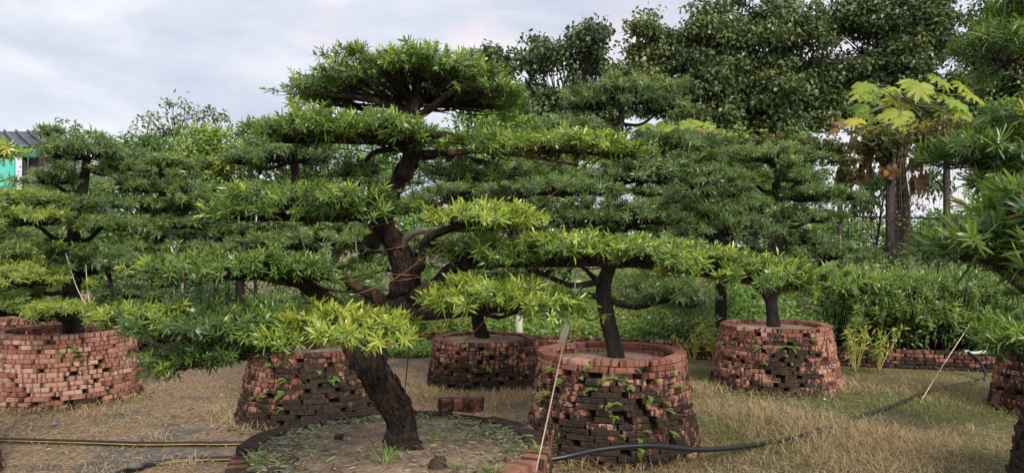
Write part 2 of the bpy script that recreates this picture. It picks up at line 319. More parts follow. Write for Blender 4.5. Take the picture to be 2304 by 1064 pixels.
# ------------------------------------------------------------------ bricks and planters
BL, BW, BH = .232, .105, .0458
def brick_mesh(seed, l=BL, wd=BW, h=BH):
    g = random.Random(seed); c = .003 + .0035 * g.random(); V = []
    for sx in (-1, 1):
        for sy in (-1, 1):
            for sz in (-1, 1):
                j = [g.uniform(-.0055, .0055) for _ in range(3)]
                x, y, z = sx * l / 2 + j[0], sy * wd / 2 + j[1], sz * h / 2 + j[2] * .5
                V += [(x - sx * c, y - sy * c, z), (x - sx * c, y, z - sz * c), (x, y - sy * c, z - sz * c)]   # z-face, y-face, x-face
    idx = lambda sx, sy, sz, k: 3 * (((sx + 1) // 2) * 4 + ((sy + 1) // 2) * 2 + (sz + 1) // 2) + k
    Fc = []
    for s in (-1, 1):
        Fc.append([idx(-1, -1, s, 0), idx(1, -1, s, 0), idx(1, 1, s, 0), idx(-1, 1, s, 0)][::s])
        Fc.append([idx(-1, s, -1, 1), idx(-1, s, 1, 1), idx(1, s, 1, 1), idx(1, s, -1, 1)][::s])
        Fc.append([idx(s, -1, -1, 2), idx(s, 1, -1, 2), idx(s, 1, 1, 2), idx(s, -1, 1, 2)][::s])
    for a in (-1, 1):
        for b_ in (-1, 1):
            Fc.append([idx(-1, a, b_, 0), idx(1, a, b_, 0), idx(1, a, b_, 1), idx(-1, a, b_, 1)])
            Fc.append([idx(a, -1, b_, 0), idx(a, 1, b_, 0), idx(a, 1, b_, 2), idx(a, -1, b_, 2)])
            Fc.append([idx(a, b_, -1, 1), idx(a, b_, 1, 1), idx(a, b_, 1, 2), idx(a, b_, -1, 2)])
            for c_ in (-1, 1): Fc.append([idx(a, b_, c_, 0), idx(a, b_, c_, 1), idx(a, b_, c_, 2)])
    me = bpy.data.meshes.new('brick'); me.from_pydata(V, [], Fc); me.validate()
    import bmesh
    bm = bmesh.new(); bm.from_mesh(me); bmesh.ops.recalc_face_normals(bm, faces=bm.faces); bm.to_mesh(me); bm.free()
    me.materials.append(M['brick']); return me
BRICKS = [brick_mesh(i) for i in range(8)]
BRICKS += [brick_mesh(20 + i, BL * .55) for i in range(3)]
def add_brick(parent, loc, rot, stain, pale, short=False):
    o = bpy.data.objects.new('brick', random.choice(BRICKS[8:] if short else BRICKS[:8])); COL.objects.link(o)
    o.parent = parent; o.location = loc; o.rotation_euler = rot; o['stain'] = float(stain); o['pale'] = float(pale); return o
FRONT_ANG = -math.pi / 2
def planter(px, Y, Rr, Rb, hgt, label, stain_fn, pale=0.0, seed=0, soil_drop=.05, worn=0.0, X=None):
    g = random.Random(seed)
    X = (px - CX) / F * Y if X is None else X
    root = empty('brick_planter', (X, Y, 0), label, 'planter', 'round brick planters')
    nc = round(hgt / .0475); ch = hgt / nc
    for k in range(nc):
        u = (k + .5) / nc; r = Rb + (Rr - Rb) * u ** .85 - BW / 2
        top = k == nc - 1
        nb = max(10, int(2 * math.pi * (r + BW / 2) / (BL + (.010 if top else .028))))
        gaps = [1.0 if (top or g.random() < .62) else 4.5 for _ in range(nb)]; extra = 2 * math.pi * (r + BW / 2) - nb * BL; sg = sum(gaps)
        pos, acc = [], 0.0
        for q_ in gaps: pos.append(acc); acc += BL + extra * q_ / sg
        off = (k % 2) * .5 * BL + g.uniform(-.03, .03)
        for i in range(nb):
            a = (pos[i] + off) / (r + BW / 2) + 2.1
            rr = r + g.uniform(-.010, .009)
            fa = (a - FRONT_ANG + math.pi) % (2 * math.pi) - math.pi      # angle from the side facing the camera, + to the right
            s = stain_fn(fa, u) + (.055 if pale < .25 else .02) + g.uniform(-.09, .09)
            dz = -worn * g.random() if top else 0
            if worn and top and g.random() < .12: continue
            add_brick(root, (rr * math.cos(a), rr * math.sin(a), ch * (k + .5) + dz + g.uniform(-.0015, .0015)),
                      (g.uniform(-.03, .03), g.uniform(-.015, .015), a + math.pi / 2 + g.uniform(-.05, .05)), s, pale + g.uniform(-.08, .08), short=(not top and g.random() < .07))
    # earth fill: core behind the bricks with an uneven top
    nr, na = 14, 40; V, T = [], []
    zt = hgt - soil_drop; gg = np.random.default_rng(seed + 50)
    rt = Rr - BW * .75
    for i in range(nr + 1):
        q = rt * i / nr
        for j in range(na):
            th = 2 * math.pi * j / na; x, y = q * math.cos(th), q * math.sin(th)
            V.append((X + x, Y + y, zt + .03 * (1 - (q / rt) ** 2) + float(smooth_noise(np.array(x), np.array(y), 9, seed)) * .010 + gg.uniform(-.004, .004)))
    for i in range(nr):
        for j in range(na):
            j2 = (j + 1) % na; a, b_, c_, d_ = i * na + j, i * na + j2, (i + 1) * na + j2, (i + 1) * na + j
            T += [(a, d_, c_), (a, c_, b_)]
    mesh_np('soil', V, T, M['soil'], root, smooth=True)
    Vc, Tc = [], []
    prof = [(rt, zt), (Rb + (Rr - Rb) * .8 - BW * .8, hgt * .75), (Rb + (Rr - Rb) * .45 - BW * .8, hgt * .4), (Rb - BW * .8, 0)]
    for (q, z) in prof:
        for j in range(na): Vc.append((X + q * math.cos(2 * math.pi * j / na), Y + q * math.sin(2 * math.pi * j / na), z))
    for i in range(len(prof) - 1):
        for j in range(na):
            j2 = (j + 1) % na; a, b_, c_, d_ = i * na + j, i * na + j2, (i + 1) * na + j2, (i + 1) * na + j
            Tc += [(a, d_, c_), (a, c_, b_)]
    mesh_np('earth_core', Vc, Tc, M['soil_dark'], root, smooth=True)
    return root
gauss = lambda x, s: math.exp(-(x / s) ** 2)
PL = {}
PL['F'] = planter(0, 3.66, .735, .86, .80, 'large worn planter in front, bare soil littered with cut leaves round a leaning trunk', lambda a, u: .33 + .20 * (abs(a) > 1.5) - .40 * gauss(a - .9, .45), 0.05, 1, .030, .026, X=-.56)
PL['C'] = planter(1376, 6.67, .625, .765, .815, 'dark mossy brick planter with ferns and a black hose across its front', lambda a, u: .20 + .30 * gauss(a, .75) * gauss(u - .45, .42) + .20 * gauss(u, .3) - .25 * (u > .9), .08, 2, .09)
PL['A'] = planter(150, 8.7, .69, .79, .775, 'clean pink brick planter at the left edge of the yard', lambda a, u: .02 + .30 * gauss(u, .12) + .18 * gauss(a - .8, .35), .30, 3, .12)
PL['E'] = planter(1744, 9.5, .645, .79, .745, 'brick planter by the low wall, black stained middle and pale right side', lambda a, u: .14 + .34 * gauss(a + .05, .5) * gauss(u - .55, .4) + .32 * gauss(u, .2) * (a < .5) - .12 * (a > .6), .15, 4, .06)
PL['D'] = planter(1090, 9.5, .62, .72, .585, 'low dark brick planter between the leaning trunk and the hose planter', lambda a, u: .19 + .36 * gauss(u, .5) + .06 * gauss(a, .8), .0, 5, .04)
PL['G'] = planter(706, 7.85, .60, .77, .70, 'black sooty brick planter directly behind the leaning trunk', lambda a, u: .25 + .24 * gauss(a - .35, .7) + .28 * gauss(u, .35) - .22 * (u > .88) - .1 * gauss(a + .6, .3), .0, 6, .06)
PL['B'] = planter(322, 12.5, .68, .80, .70, 'shaded brick planter half hidden behind the pink planter', lambda a, u: .30 + .3 * gauss(u, .5), .0, 7, .05)
PL['I'] = planter(70, 12.0, .68, .80, .62, 'brown brick planter whose rim shows just above the pink planter', lambda a, u: .25, .0, 8, .05)
PL['R'] = planter(2418, 8.0, .66, .78, .72, 'shadowed brick planter cut by the right edge of the picture', lambda a, u: .28, .0, 9, .05)
PL['S'] = planter(2575, 5.0, .64, .78, .80, 'black mossy planter in the lower right corner', lambda a, u: .52, .0, 10, .05)
PL['H'] = planter(-278, 5.6, .64, .775, .78, 'brick planter sliver in the lower left corner', lambda a, u: .25, .0, 12, .05)

def low_wall():
    A, B = np.array([-1.75, 13.05]), np.array([7.0, 10.25]); d = B - A; Ln = np.linalg.norm(d); d /= Ln; ang = math.atan2(d[1], d[0])
    root = empty('low_brick_wall', (A[0], A[1], 0), 'low brick kerb wall running below the weed bank at the back', 'wall')
    g = random.Random(9); n = int(Ln / .245)
    for k in range(5):
        for i in range(n):
            s = (i + (.5 if k % 2 else 0)) * .245; 
            if k == 4 and g.random() < .08: continue
            q = d * s; o = add_brick(root, (q[0] + g.uniform(-.004, .004), q[1] + g.uniform(-.006, .006), .025 + k * .052), (g.uniform(-.02, .02), g.uniform(-.01, .01), ang + g.uniform(-.02, .02)), .30 + (.15 if k < 2 else 0) + g.uniform(-.1, .15), -.05)
low_wall()
# loose bricks on the back rim of the front planter
def loose_brick(loc, rz, label, short=False, sc=1.0):
    o = bpy.data.objects.new('loose_brick', BRICKS[9 if short else 2]); COL.objects.link(o); o.location = loc; o.rotation_euler = (0, .02, rz); o.scale = (sc, sc * 1.3, sc * 2.0)
    o['stain'] = .34; o['pale'] = -.1; tag(o, label, 'brick', 'loose bricks lying on the front planter')
q = P(1018, 935, 4.30); loose_brick((q[0], q[1], .845), .12, 'loose whole brick lying on the back rim of the front planter', sc=.7)
q = P(1060, 935, 4.30); loose_brick((q[0], q[1], .845), .9, 'dark broken half brick next to the loose whole brick', True, .8)

# ------------------------------------------------------------------ podocarpus trees
def pad_shoots(c, rx, ry, rz, dens, g, flat=.4, clus=.036):
    """shoot bases and axes: sprays of shoots gathered at twig ends over a ragged flat dome"""
    n = int(dens * math.pi * rx * ry * 1.3) + 8; nc = max(7, n // 8)
    ph = np.arange(nc) * 2.39996 + g.uniform(0, 6.28) + g.normal(0, .3, nc); p1, p2, p3 = g.uniform(0, 6.28, 3)
    edge = 1 + .18 * np.sin(2 * ph + p1) + .17 * np.sin(5 * ph + p2) + .13 * np.sin(9 * ph + p3)
    q = np.sqrt((np.arange(nc) + .5) / nc) * g.uniform(.9, 1.08, nc)
    cx, cy = q * np.cos(ph) * edge, q * np.sin(ph) * edge
    cz = np.sqrt(np.clip(1 - np.minimum(q, 1) ** 2, 0, 1)) * .8 + g.normal(0, .19, nc) + .16 * np.sin(4.3 * cx + p2) * np.cos(3.7 * cy + p3)
    low = g.random(nc) < .11; cz = np.where(low, cz - g.uniform(.3, 1.0, nc) * (.5 + flat), cz)
    k = g.integers(0, nc, n); cl = clus * g.uniform(.6, 1.5, nc)
    o = g.normal(0, 1, (n, 3)) * cl[k][:, None] * np.array([1, 1, .26])
    pts = np.stack([c[0] + cx[k] * rx, c[1] + cy[k] * ry, c[2] + cz[k] * rz], 1) + o
    ca = nrm(np.stack([cx * .6, cy * .6, .7 - .3 * q - .45 * low], 1) + g.normal(0, .25, (nc, 3)))
    ax = nrm(ca[k] + o / clus * .28 + g.normal(0, .28, (n, 3)))
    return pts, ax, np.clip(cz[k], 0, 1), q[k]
def pad_leaves(pts, ax, hz, rad, g, L0, W0, per, tint, fine, tipy):
    n = len(pts); k = per
    ns = nrm(np.cross(ax, rand_dir(n, g))); bs = np.cross(ax, ns)
    th = (np.arange(k)[None, :] * 2.399 + g.uniform(0, 6.28, (n, 1)) + g.normal(0, .25, (n, k)))
    lev = (np.arange(k)[None, :] / k + g.uniform(-.04, .04, (n, k)))                       # 0 low on the shoot, 1 at its tip
    el = R(2) + lev * R(62) + g.normal(0, .24, (n, k))                                      # angle above the plane across the shoot
    d = (ns[:, None] * np.cos(th)[..., None] + bs[:, None] * np.sin(th)[..., None]) * np.cos(el)[..., None] + ax[:, None] * np.sin(el)[..., None]
    slen = L0 * .8
    base = pts[:, None] + ax[:, None] * (lev * slen - slen * .6)[..., None]
    Nn = ax[:, None] * np.cos(el)[..., None] - (ns[:, None] * np.cos(th)[..., None] + bs[:, None] * np.sin(th)[..., None]) * np.sin(el)[..., None]
    ln = L0 * g.uniform(.5, 1.25, (n, k)) * g.uniform(.55, 1.3, (n, 1)) * (1 - .2 * lev); wd = W0 * g.uniform(.8, 1.2, (n, k))
    sh = g.normal(0, .10, (n, 1)) + (g.random((n, 1)) < tipy) * g.uniform(.08, .26, (n, 1))
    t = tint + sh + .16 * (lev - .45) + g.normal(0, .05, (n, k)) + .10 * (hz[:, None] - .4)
    t = np.clip(t, .06, .99); dead = g.random((n, k)) < .022; t = np.where(dead, 0.0, t)
    return leaf_np(base.reshape(-1, 3), d.reshape(-1, 3), Nn.reshape(-1, 3), ln.ravel(), wd.ravel(), t.ravel(), g.uniform(-.12, .35, n * k), fine)
SPINE = {}
def podo_tree(key, label, trunk, pads, branches=(), grow=1.03, zs=.92, ys=1.0, fill=1, near=False, lmat='podo_far', L0=.085, W0=.0125, per=13, dens=300, base=None, seed=1, group='podocarpus trees in brick planters', name='podocarpus_tree', autobranch=True, tsides=14, twig=True):
    g = np.random.default_rng(seed)
    tp = pxline(trunk); b0 = tp[0]
    root = empty(name, b0[:3], label, 'tree', group)
    V, T = tube(tp, 44 if near else tsides, 14 if near else 5, .05 if near else .03, seed); mesh_np('trunk', V, T, M['bark'] if near else M['bark_far'], root, smooth=True)
    tarr = np.array(tp)
    bm_ = M['bark'] if near else M['bark_far']
    for bl in branches:
        V, T = tube(pxline(bl), 12 if near else 7, 6, .04, seed + len(bl)); mesh_np('branch', V, T, bm_, root, smooth=True)
    pads = list(pads); extra_ = []
    if not near:
        for pd in pads:
            for _ in range(fill):
                extra_.append((pd[0] + g.uniform(-.9, .9) * pd[3], pd[1] + g.uniform(-1.1, 1.5) * pd[4], pd[2] + g.uniform(-.3, .3), pd[3] * g.uniform(.25, .5), pd[4] * g.uniform(.5, .95), pd[5] * g.uniform(.4, .7), pd[6] + g.normal(0, .06), {'nobranch': True, 'd': .8}))
    for pi, pd in enumerate(pads + extra_):
        px, py, Y, rxp, rzp, ry, tint = pd[:7]; opt = pd[7] if len(pd) > 7 else {}
        c = P(px, py, Y); rx = rxp / F * Y * grow; rz = rzp / F * Y * zs; ry = ry * ys
        c = c - np.array([0, 0, rz * .25])
        pts, ax, hz, rad = pad_shoots(c, rx, ry, rz * 1.1, dens * opt.get('d', 1.0), g, opt.get('flat', .4))
        V, T, A = pad_leaves(pts, ax, hz, rad, g, opt.get('L', L0), opt.get('W', W0), per, tint * .8 + .19 if lmat == 'podo' else tint + .06, opt.get('fine', near), opt.get('tips', .15))
        po = mesh_np('foliage_pad', V, T, M[lmat], root, {'tint': A})
        # limb to the pad and twigs inside it
        if opt.get('anchor'): an = P(*opt['anchor'])
        else: an = c + np.array([0, 0, -rz * .22])
        if autobranch and not opt.get('nobranch'):
            d2 = np.abs(tarr[:, 2] - (an[2] - .12 * np.hypot(an[0] - tarr[:, 0], an[1] - tarr[:, 1]))); k = int(np.argmin(d2)); s = tarr[k]
            r0 = min(s[3] * .55, .035); dirn = an - s[:3]
            far_ = an + np.array([np.sign(dirn[0] + 1e-6) * rx * .7, 0, 0]) * (1 if abs(dirn[0]) > rx * .3 else 0)
            mid = s[:3] + dirn * .5 + np.array([0, 0, -.04 - .05 * np.linalg.norm(dirn)])
            V, T = tube([tuple(s[:3]) + (r0,), tuple(mid) + (r0 * .75,), tuple(an) + (r0 * .55,), tuple(far_ + np.array([0, 0, .02])) + (r0 * .25,)], 7, 5, .05, pi)
            mesh_np('branch', V, T, bm_, root, smooth=True)
        if twig:
            m = len(pts); sel = np.arange(0, m, opt.get('tw', 2 if near else 4))
            E = pts[sel]; sp = np.stack([np.clip((E[:, 0] - c[0]) * g.uniform(.3, .8, len(sel)), -rx * .8, rx * .8), (E[:, 1] - c[1]) * g.uniform(0, .35, len(sel)), np.zeros(len(sel))], 1)
            S = an + sp * np.array([1, 1, 0]) * opt.get('spread', 1.0); Md = (S + E) / 2 + np.array([0, 0, -1]) * (rz * g.uniform(.0, .35, len(sel)))[:, None] + g.normal(0, .035 if near else .02, (len(sel), 3))
            V, T = twigs_np(S, Md, E, g.uniform(.003, .0062, len(sel)) if near else np.full(len(sel), .007), np.full(len(sel), .0017 if near else .004)); mesh_np('twigs', V, T, bm_, po)['kind'] = 'stuff'
    return root

# --- the big leaning tree in front
Yt = 3.6
main_trunk = [(903, 1022, 3.62, 43.7), (902, 990, 3.61, 35.3), (904, 955, 3.60, 31.6), (894, 922, 3.58, 33.5), (868, 880, 3.56, 35.3), (838, 830, 3.56, 34.4), (812, 785, 3.58, 35.3), (806, 752, 3.62, 33.5), (840, 722, 3.66, 29.0), (886, 702, 3.66, 32.6),
              (912, 660, 3.64, 31.7), (912, 612, 3.62, 28.2), (892, 555, 3.60, 23.8), (864, 508, 3.60, 22.9), (866, 468, 3.62, 20.2), (890, 420, 3.64, 17.6), (918, 372, 3.64, 18.5), (930, 330, 3.62, 15.8), (928, 285, 3.60, 13.2), (935, 235, 3.60, 12.3), (938, 200, 3.6, 11.4), (940, 160, 3.6, 8.8)]
main_br = [
    [(925, 300, 3.6, 10), (1000, 305, 3.55, 9), (1100, 318, 3.5, 8), (1220, 335, 3.45, 7), (1330, 345, 3.42, 5), (1425, 350, 3.4, 2.5)],
    [(930, 345, 3.62, 10), (1010, 345, 3.66, 8), (1080, 340, 3.7, 7), (1190, 352, 3.72, 5), (1300, 372, 3.75, 3)],
    [(915, 355, 3.64, 11), (1010, 350, 3.75, 8), (1090, 365, 3.85, 7), (1170, 380, 3.9, 4)],
    [(925, 350, 3.6, 12), (890, 320, 3.55, 11), (820, 318, 3.5, 8), (730, 316, 3.46, 6), (640, 312, 3.42, 3)],
    [(880, 335, 3.58, 8), (840, 345, 3.62, 6), (810, 375, 3.66, 5), (780, 395, 3.7, 3)],
    [(872, 470, 3.6, 15), (800, 486, 3.5, 12), (700, 490, 3.4, 10), (600, 488, 3.33, 7), (520, 482, 3.3, 3)],
    [(872, 475, 3.64, 9), (930, 474, 3.68, 8), (985, 462, 3.72, 7), (1020, 445, 3.74, 5), (1060, 432, 3.75, 3)],
    [(930, 625, 3.6, 13), (950, 575, 3.52, 10), (960, 540, 3.46, 10), (1010, 515, 3.38, 9), (1080, 500, 3.3, 7), (1150, 490, 3.25, 3)],
    [(850, 725, 3.66, 20), (770, 700, 3.55, 19), (712, 662, 3.42, 19), (676, 636, 3.35, 15), (620, 626, 3.28, 13), (540, 606, 3.22, 10), (470, 578, 3.2, 6), (400, 600, 3.2, 3)],
    [(880, 690, 3.66, 18), (840, 664, 3.6, 15), (806, 648, 3.56, 11), (775, 628, 3.52, 9)],
    [(900, 690, 3.62, 20), (940, 706, 3.5, 15), (1010, 705, 3.36, 12), (1090, 698, 3.25, 9), (1180, 694, 3.18, 6), (1270, 700, 3.1, 3)],
    [(905, 690, 3.66, 30), (950, 676, 3.62, 24), (985, 640, 3.55, 20), (1020, 606, 3.45, 17), (1070, 590, 3.36, 15), (1180, 590, 3.28, 12), (1300, 590, 3.22, 11), (1400, 592, 3.2, 9), (1500, 604, 3.18, 8), (1620, 622, 3.16, 7), (1740, 640, 3.15, 5), (1850, 652, 3.14, 3)],
    [(800, 765, 3.58, 16), (730, 748, 3.4, 12), (620, 732, 3.2, 10), (500, 722, 3.08, 8), (390, 718, 3.02, 5), (240, 722, 2.98, 2)],
    [(700, 748, 3.35, 8), (600, 780, 3.15, 7), (500, 805, 3.05, 5), (400, 822, 3.0, 3)],
    [(925, 262, 3.6, 9), (880, 240, 3.55, 8), (820, 222, 3.5, 6), (750, 215, 3.45, 4), (690, 205, 3.42, 2)],
    [(925, 250, 3.6, 8), (860, 258, 3.66, 7), (790, 240, 3.7, 5), (720, 235, 3.7, 3)],
    [(938, 265, 3.6, 10), (975, 240, 3.55, 9), (1010, 212, 3.5, 7), (1060, 195, 3.46, 5), (1130, 210, 3.44, 3)],
    [(936, 225, 3.6, 8), (990, 235, 3.7, 6), (1060, 240, 3.76, 5), (1130, 245, 3.8, 3)],
]
main_pads = [
    (715, 210, 3.6, 62, 22, .24, .42, {'anchor': (900, 238, 3.6), 'spread': .25, 'tw': 6}), (785, 182, 3.6, 80, 29, .28, .46, {'anchor': (905, 236, 3.6), 'spread': .25, 'tw': 6}), (870, 155, 3.6, 85, 31, .32, .50, {'anchor': (925, 225, 3.6), 'spread': .25, 'tw': 6}),
    (960, 148, 3.6, 85, 31, .32, .52, {'anchor': (935, 220, 3.6), 'spread': .25, 'tw': 6}), (1045, 170, 3.6, 78, 32, .30, .50, {'anchor': (960, 228, 3.6), 'spread': .25, 'tw': 6}), (1112, 210, 3.6, 62, 37, .27, .46, {'anchor': (980, 236, 3.6), 'spread': .25, 'tw': 6}), (1145, 236, 3.62, 34, 26, .26, .40, {'anchor': (1000, 240, 3.6), 'spread': .25, 'tw': 6}),
    (880, 205, 3.75, 150, 22, .3, .36, {'anchor': (930, 240, 3.6), 'spread': .25, 'tw': 6, 'd': .22}), (1060, 225, 3.75, 90, 26, .3, .36, {'anchor': (950, 240, 3.6), 'spread': .25, 'tw': 6, 'd': .3}), (730, 231, 3.65, 50, 12, .25, .36, {'anchor': (900, 240, 3.6), 'spread': .25, 'tw': 6, 'd': .35}),
    (770, 296, 3.46, 165, 46, .36, .50, {}), (660, 305, 3.44, 70, 32, .25, .44, {}), (895, 300, 3.44, 75, 32, .22, .52, {}),
    (1280, 330, 3.42, 150, 32, .28, .62, {'tips': .22}), (1100, 318, 3.46, 100, 20, .2, .5, {'d': .6}), (1390, 345, 3.4, 50, 18, .15, .62, {}),
    (690, 458, 3.34, 170, 52, .36, .48, {'tips': .12}), (560, 478, 3.32, 75, 32, .26, .50, {}), (800, 478, 3.32, 70, 32, .24, .46, {}),
    (1075, 488, 3.26, 105, 38, .25, .74, {'tips': .3, 'L': .048}), (1140, 492, 3.24, 50, 24, .16, .78, {'L': .048}),
    (580, 605, 3.22, 165, 46, .32, .36, {'tips': .08}), (420, 608, 3.2, 80, 34, .26, .54, {'tips': .25}), (690, 610, 3.26, 65, 30, .2, .34, {}),
    (310, 712, 3.0, 95, 22, .18, .60, {'tips': .3}), (500, 728, 3.05, 165, 46, .32, .34, {'tips': .07}), (620, 735, 3.1, 80, 44, .28, .32, {}), (480, 795, 3.02, 115, 36, .22, .32, {'tips': .05}), (400, 818, 3.0, 50, 22, .16, .40, {}),
    (780, 738, 2.98, 135, 56, .27, .76, {'tips': .35, 'L': .050, 'W': .0080}), (690, 755, 2.98, 60, 32, .2, .72, {'L': .048}), (870, 752, 3.0, 55, 26, .18, .74, {'L': .048}),
    (1120, 668, 3.12, 145, 48, .26, .60, {'tips': .25, 'L': .048}), (1030, 675, 3.1, 65, 30, .2, .74, {'L': .048}), (1250, 690, 3.1, 70, 34, .2, .58, {}),
    (1110, 570, 3.34, 115, 36, .24, .44, {}), (1290, 565, 3.24, 150, 42, .27, .52, {'tips': .2}), (1440, 570, 3.2, 130, 46, .28, .56, {'tips': .25}), (1580, 592, 3.18, 125, 46, .27, .60, {'tips': .3}),
    (1710, 615, 3.16, 115, 40, .25, .54, {'tips': .2}), (1830, 636, 3.15, 100, 32, .22, .50, {'tips': .2}), (1915, 642, 3.14, 70, 26, .18, .46, {'tips': .15}),
    (1060, 385, 3.85, 120, 18, .25, .34, {'d': .5}), (800, 385, 3.7, 60, 14, .2, .36, {'d': .5}),
]
main = podo_tree('M', 'big trained tree with S-curved leaning trunk and wide flat leaf pads in front', main_trunk, main_pads, main_br, near=True, lmat='podo', L0=.043, W0=.0070, per=14, dens=1020, seed=3, grow=1.04, zs=.74, ys=.88, autobranch=False)
b0_ = P(903, 1015, 3.62)
for (ang, ln_, r_) in [(-.4, .145, .030), (-1.4, .14, .028), (-2.3, .15, .032), (2.9, .14, .028), (.6, .14, .028), (1.7, .14, .026)]:
    d_ = np.array([math.cos(ang), math.sin(ang), 0]); q = np.array([b0_[0], b0_[1], 0]); V, T = tube([tuple(q + d_ * .045 + np.array([0, 0, .875])) + (r_,), tuple(q + d_ * .065 + np.array([0, 0, .815])) + (r_ * .95,), tuple(q + d_ * .09 + np.array([0, 0, .79])) + (r_ * .7,), tuple(q + d_ * ln_ + np.array([0, 0, .765])) + (r_ * .3,)], 9, 5, .06, int(ang * 10) + 60)
    mesh_np('root', V, T, M['bark'], main, smooth=True)
g = np.random.default_rng(77); S, E = [], []
for bl in main_br + [main_trunk[9:]]:
    q4 = cat_rom(pxline(bl), 8)
    for i in range(2, len(q4), 2):
        S.append(q4[i, :3]); d = rand_dir(1, g)[0]; d[2] = d[2] * .45 + .12; E.append(q4[i, :3] + d * g.uniform(.07, .24))
S, E = np.array(S), np.array(E); V, T = twigs_np(S, (S + E) / 2 + g.normal(0, .03, S.shape), E, g.uniform(.0025, .006, len(S)), np.full(len(S), .0012)); mesh_np('bare_twigs', V, T, M['bark'], main)['kind'] = 'stuff'
q4 = cat_rom(pxline(main_trunk), 14); n = 900; ii = g.integers(4, int(len(q4) * .8), n); th = g.uniform(0, 6.28, n); tg = nrm(np.gradient(q4[:, :3], axis=0))[ii]
a1 = nrm(np.cross(tg, np.tile([0, 1., 0], (n, 1)))); a2 = np.cross(tg, a1); rd = a1 * np.cos(th)[:, None] + a2 * np.sin(th)[:, None]; pb = q4[ii, :3] + rd * (q4[ii, 3] * .97)[:, None]
V, T, A = leaf_np(pb, tg * np.where(g.random(n) < .5, 1, -1)[:, None] + rd * g.uniform(.1, .32, n)[:, None], rd, g.uniform(.02, .06, n), g.uniform(.012, .028, n), np.zeros(n), -.05, True); mesh_np('bark_flakes', V, T, M['bark'], main)['kind'] = 'stuff'
for (kx, ky, kr) in [(845, 545, 15), (886, 650, 17), (940, 600, 12), (860, 800, 15), (800, 800, 17), (905, 395, 10), (880, 900, 14), (925, 250, 11)]:
    d_ = nrm(np.array([g.normal(), -1.0, .3])); c_ = P(kx, ky, 3.6); r_ = kr / F * 3.6; V, T = tube([tuple(c_) + (r_ * 1.25,), tuple(c_ + d_ * r_ * 1.0) + (r_ * 1.1,), tuple(c_ + d_ * r_ * 1.9) + (r_ * .75,)], 11, 4, .08, kr); mesh_np('pruning_knob', V, T, M['bark'], main, smooth=True)
# cut stubs and wire wraps on the leaning trunk
V, T = tube(pxline([(928, 668, 3.58, 12), (955, 648, 3.5, 11), (985, 640, 3.46, 9), (1005, 645, 3.44, 7)]), 10, 5, .03, 2); mesh_np('cut_stub', V, T, M['cutwood'], main, smooth=True)
V, T = tube(pxline([(808, 650, 3.54, 10.5), (785, 632, 3.5, 10), (765, 615, 3.48, 9)]), 10, 5, .03, 3); mesh_np('cut_stub', V, T, M['cutwood'], main, smooth=True)
V, T = tube(pxline([(905, 560, 3.58, 7), (915, 535, 3.54, 9), (935, 522, 3.5, 8), (962, 518, 3.46, 7)]), 10, 5, .03, 4); mesh_np('dead_stub', V, T, plain('grey_dead_wood', (.20, .18, .165), .8), main, smooth=True)
def ring(c, r, tilt, mat_, parent, rad=.0035):
    th = np.linspace(0, 2 * np.pi, 22); p = [(c[0] + r * math.cos(t), c[1] + r * math.sin(t), c[2] + tilt * r * math.cos(t), rad) for t in th]
    V, T = tube(p, 5, 2, cap=False); mesh_np('wire_wrap', V, T, mat_, parent)
for (a, b_, r_, ti) in [(864, 505, 28, .25), (892, 558, 29, .2), (912, 617, 34, -.05), (912, 628, 35, .15), (931, 340, 20, .1), (931, 268, 16, .5)]:
    ring(P(a, b_, 3.6), r_ / F * 3.6, ti, M['copper'], main)

def T_(key, *a, **k): return podo_tree(key, *a, **k)
Yc = 6.67
T_('C', 'dark tree with straight trunk rising from the hose-fronted mossy planter', [(1388, 812, Yc, 20), (1380, 770, Yc, 18), (1368, 720, Yc, 18), (1358, 670, Yc, 18), (1360, 630, Yc, 17), (1372, 590, Yc, 15), (1372, 500, Yc, 13), (1376, 420, Yc, 11), (1386, 350, Yc, 9), (1396, 280, Yc, 8), (1400, 225, Yc, 6)],
   [(1405, 215, Yc, 125, 46, .42, .40, {'flat': .2}), (1330, 235, Yc, 55, 28, .25, .36), (1490, 235, Yc, 55, 32, .25, .36), (1520, 320, Yc, 100, 27, .3, .28), (1290, 298, 6.5, 105, 24, .3, .34),
    (1450, 395, 6.4, 120, 36, .4, .34), (1570, 405, 6.6, 90, 34, .35, .34), (1260, 425, 6.3, 150, 30, .4, .36), (1430, 488, 6.2, 100, 40, .38, .30), (1300, 490, 6.2, 85, 30, .3, .40), (1630, 510, 6.6, 95, 44, .4, .32), (1540, 480, 6.8, 70, 30, .3, .30),
    (1500, 662, 6.5, 105, 32, .35, .26), (1180, 500, 6.4, 90, 28, .3, .34), (1210, 600, 6.3, 100, 30, .3, .32)],
   [[(1350, 668, Yc, 8), (1310, 662, 6.5, 6), (1272, 655, 6.3, 4)], [(1352, 640, Yc, 8), (1330, 618, 6.6, 6), (1310, 600, 6.5, 5)]], seed=21, dens=620, per=13, L0=.062, W0=.0095)
Yd = 9.5
T_('D', 'tree with short black trunk standing in the low dark planter', [(1090, 772, Yd, 18), (1080, 740, Yd, 15), (1074, 700, Yd, 14), (1080, 600, Yd, 12), (1075, 500, Yd, 11), (1068, 420, Yd, 9), (1070, 370, Yd, 7)],
   [(1080, 395, Yd, 110, 28, .5, .38), (1190, 385, Yd, 100, 26, .5, .36), (1000, 440, 9.2, 80, 24, .45, .34), (1150, 455, 9.2, 110, 28, .5, .34), (1230, 560, 9.2, 110, 30, .5, .34), (1000, 545, 9.3, 90, 26, .5, .36), (1080, 640, 9.2, 130, 30, .5, .38), (1170, 690, 9.0, 100, 22, .4, .30)], seed=22, dens=400, L0=.075, W0=.012, per=12)
Ye = 9.5
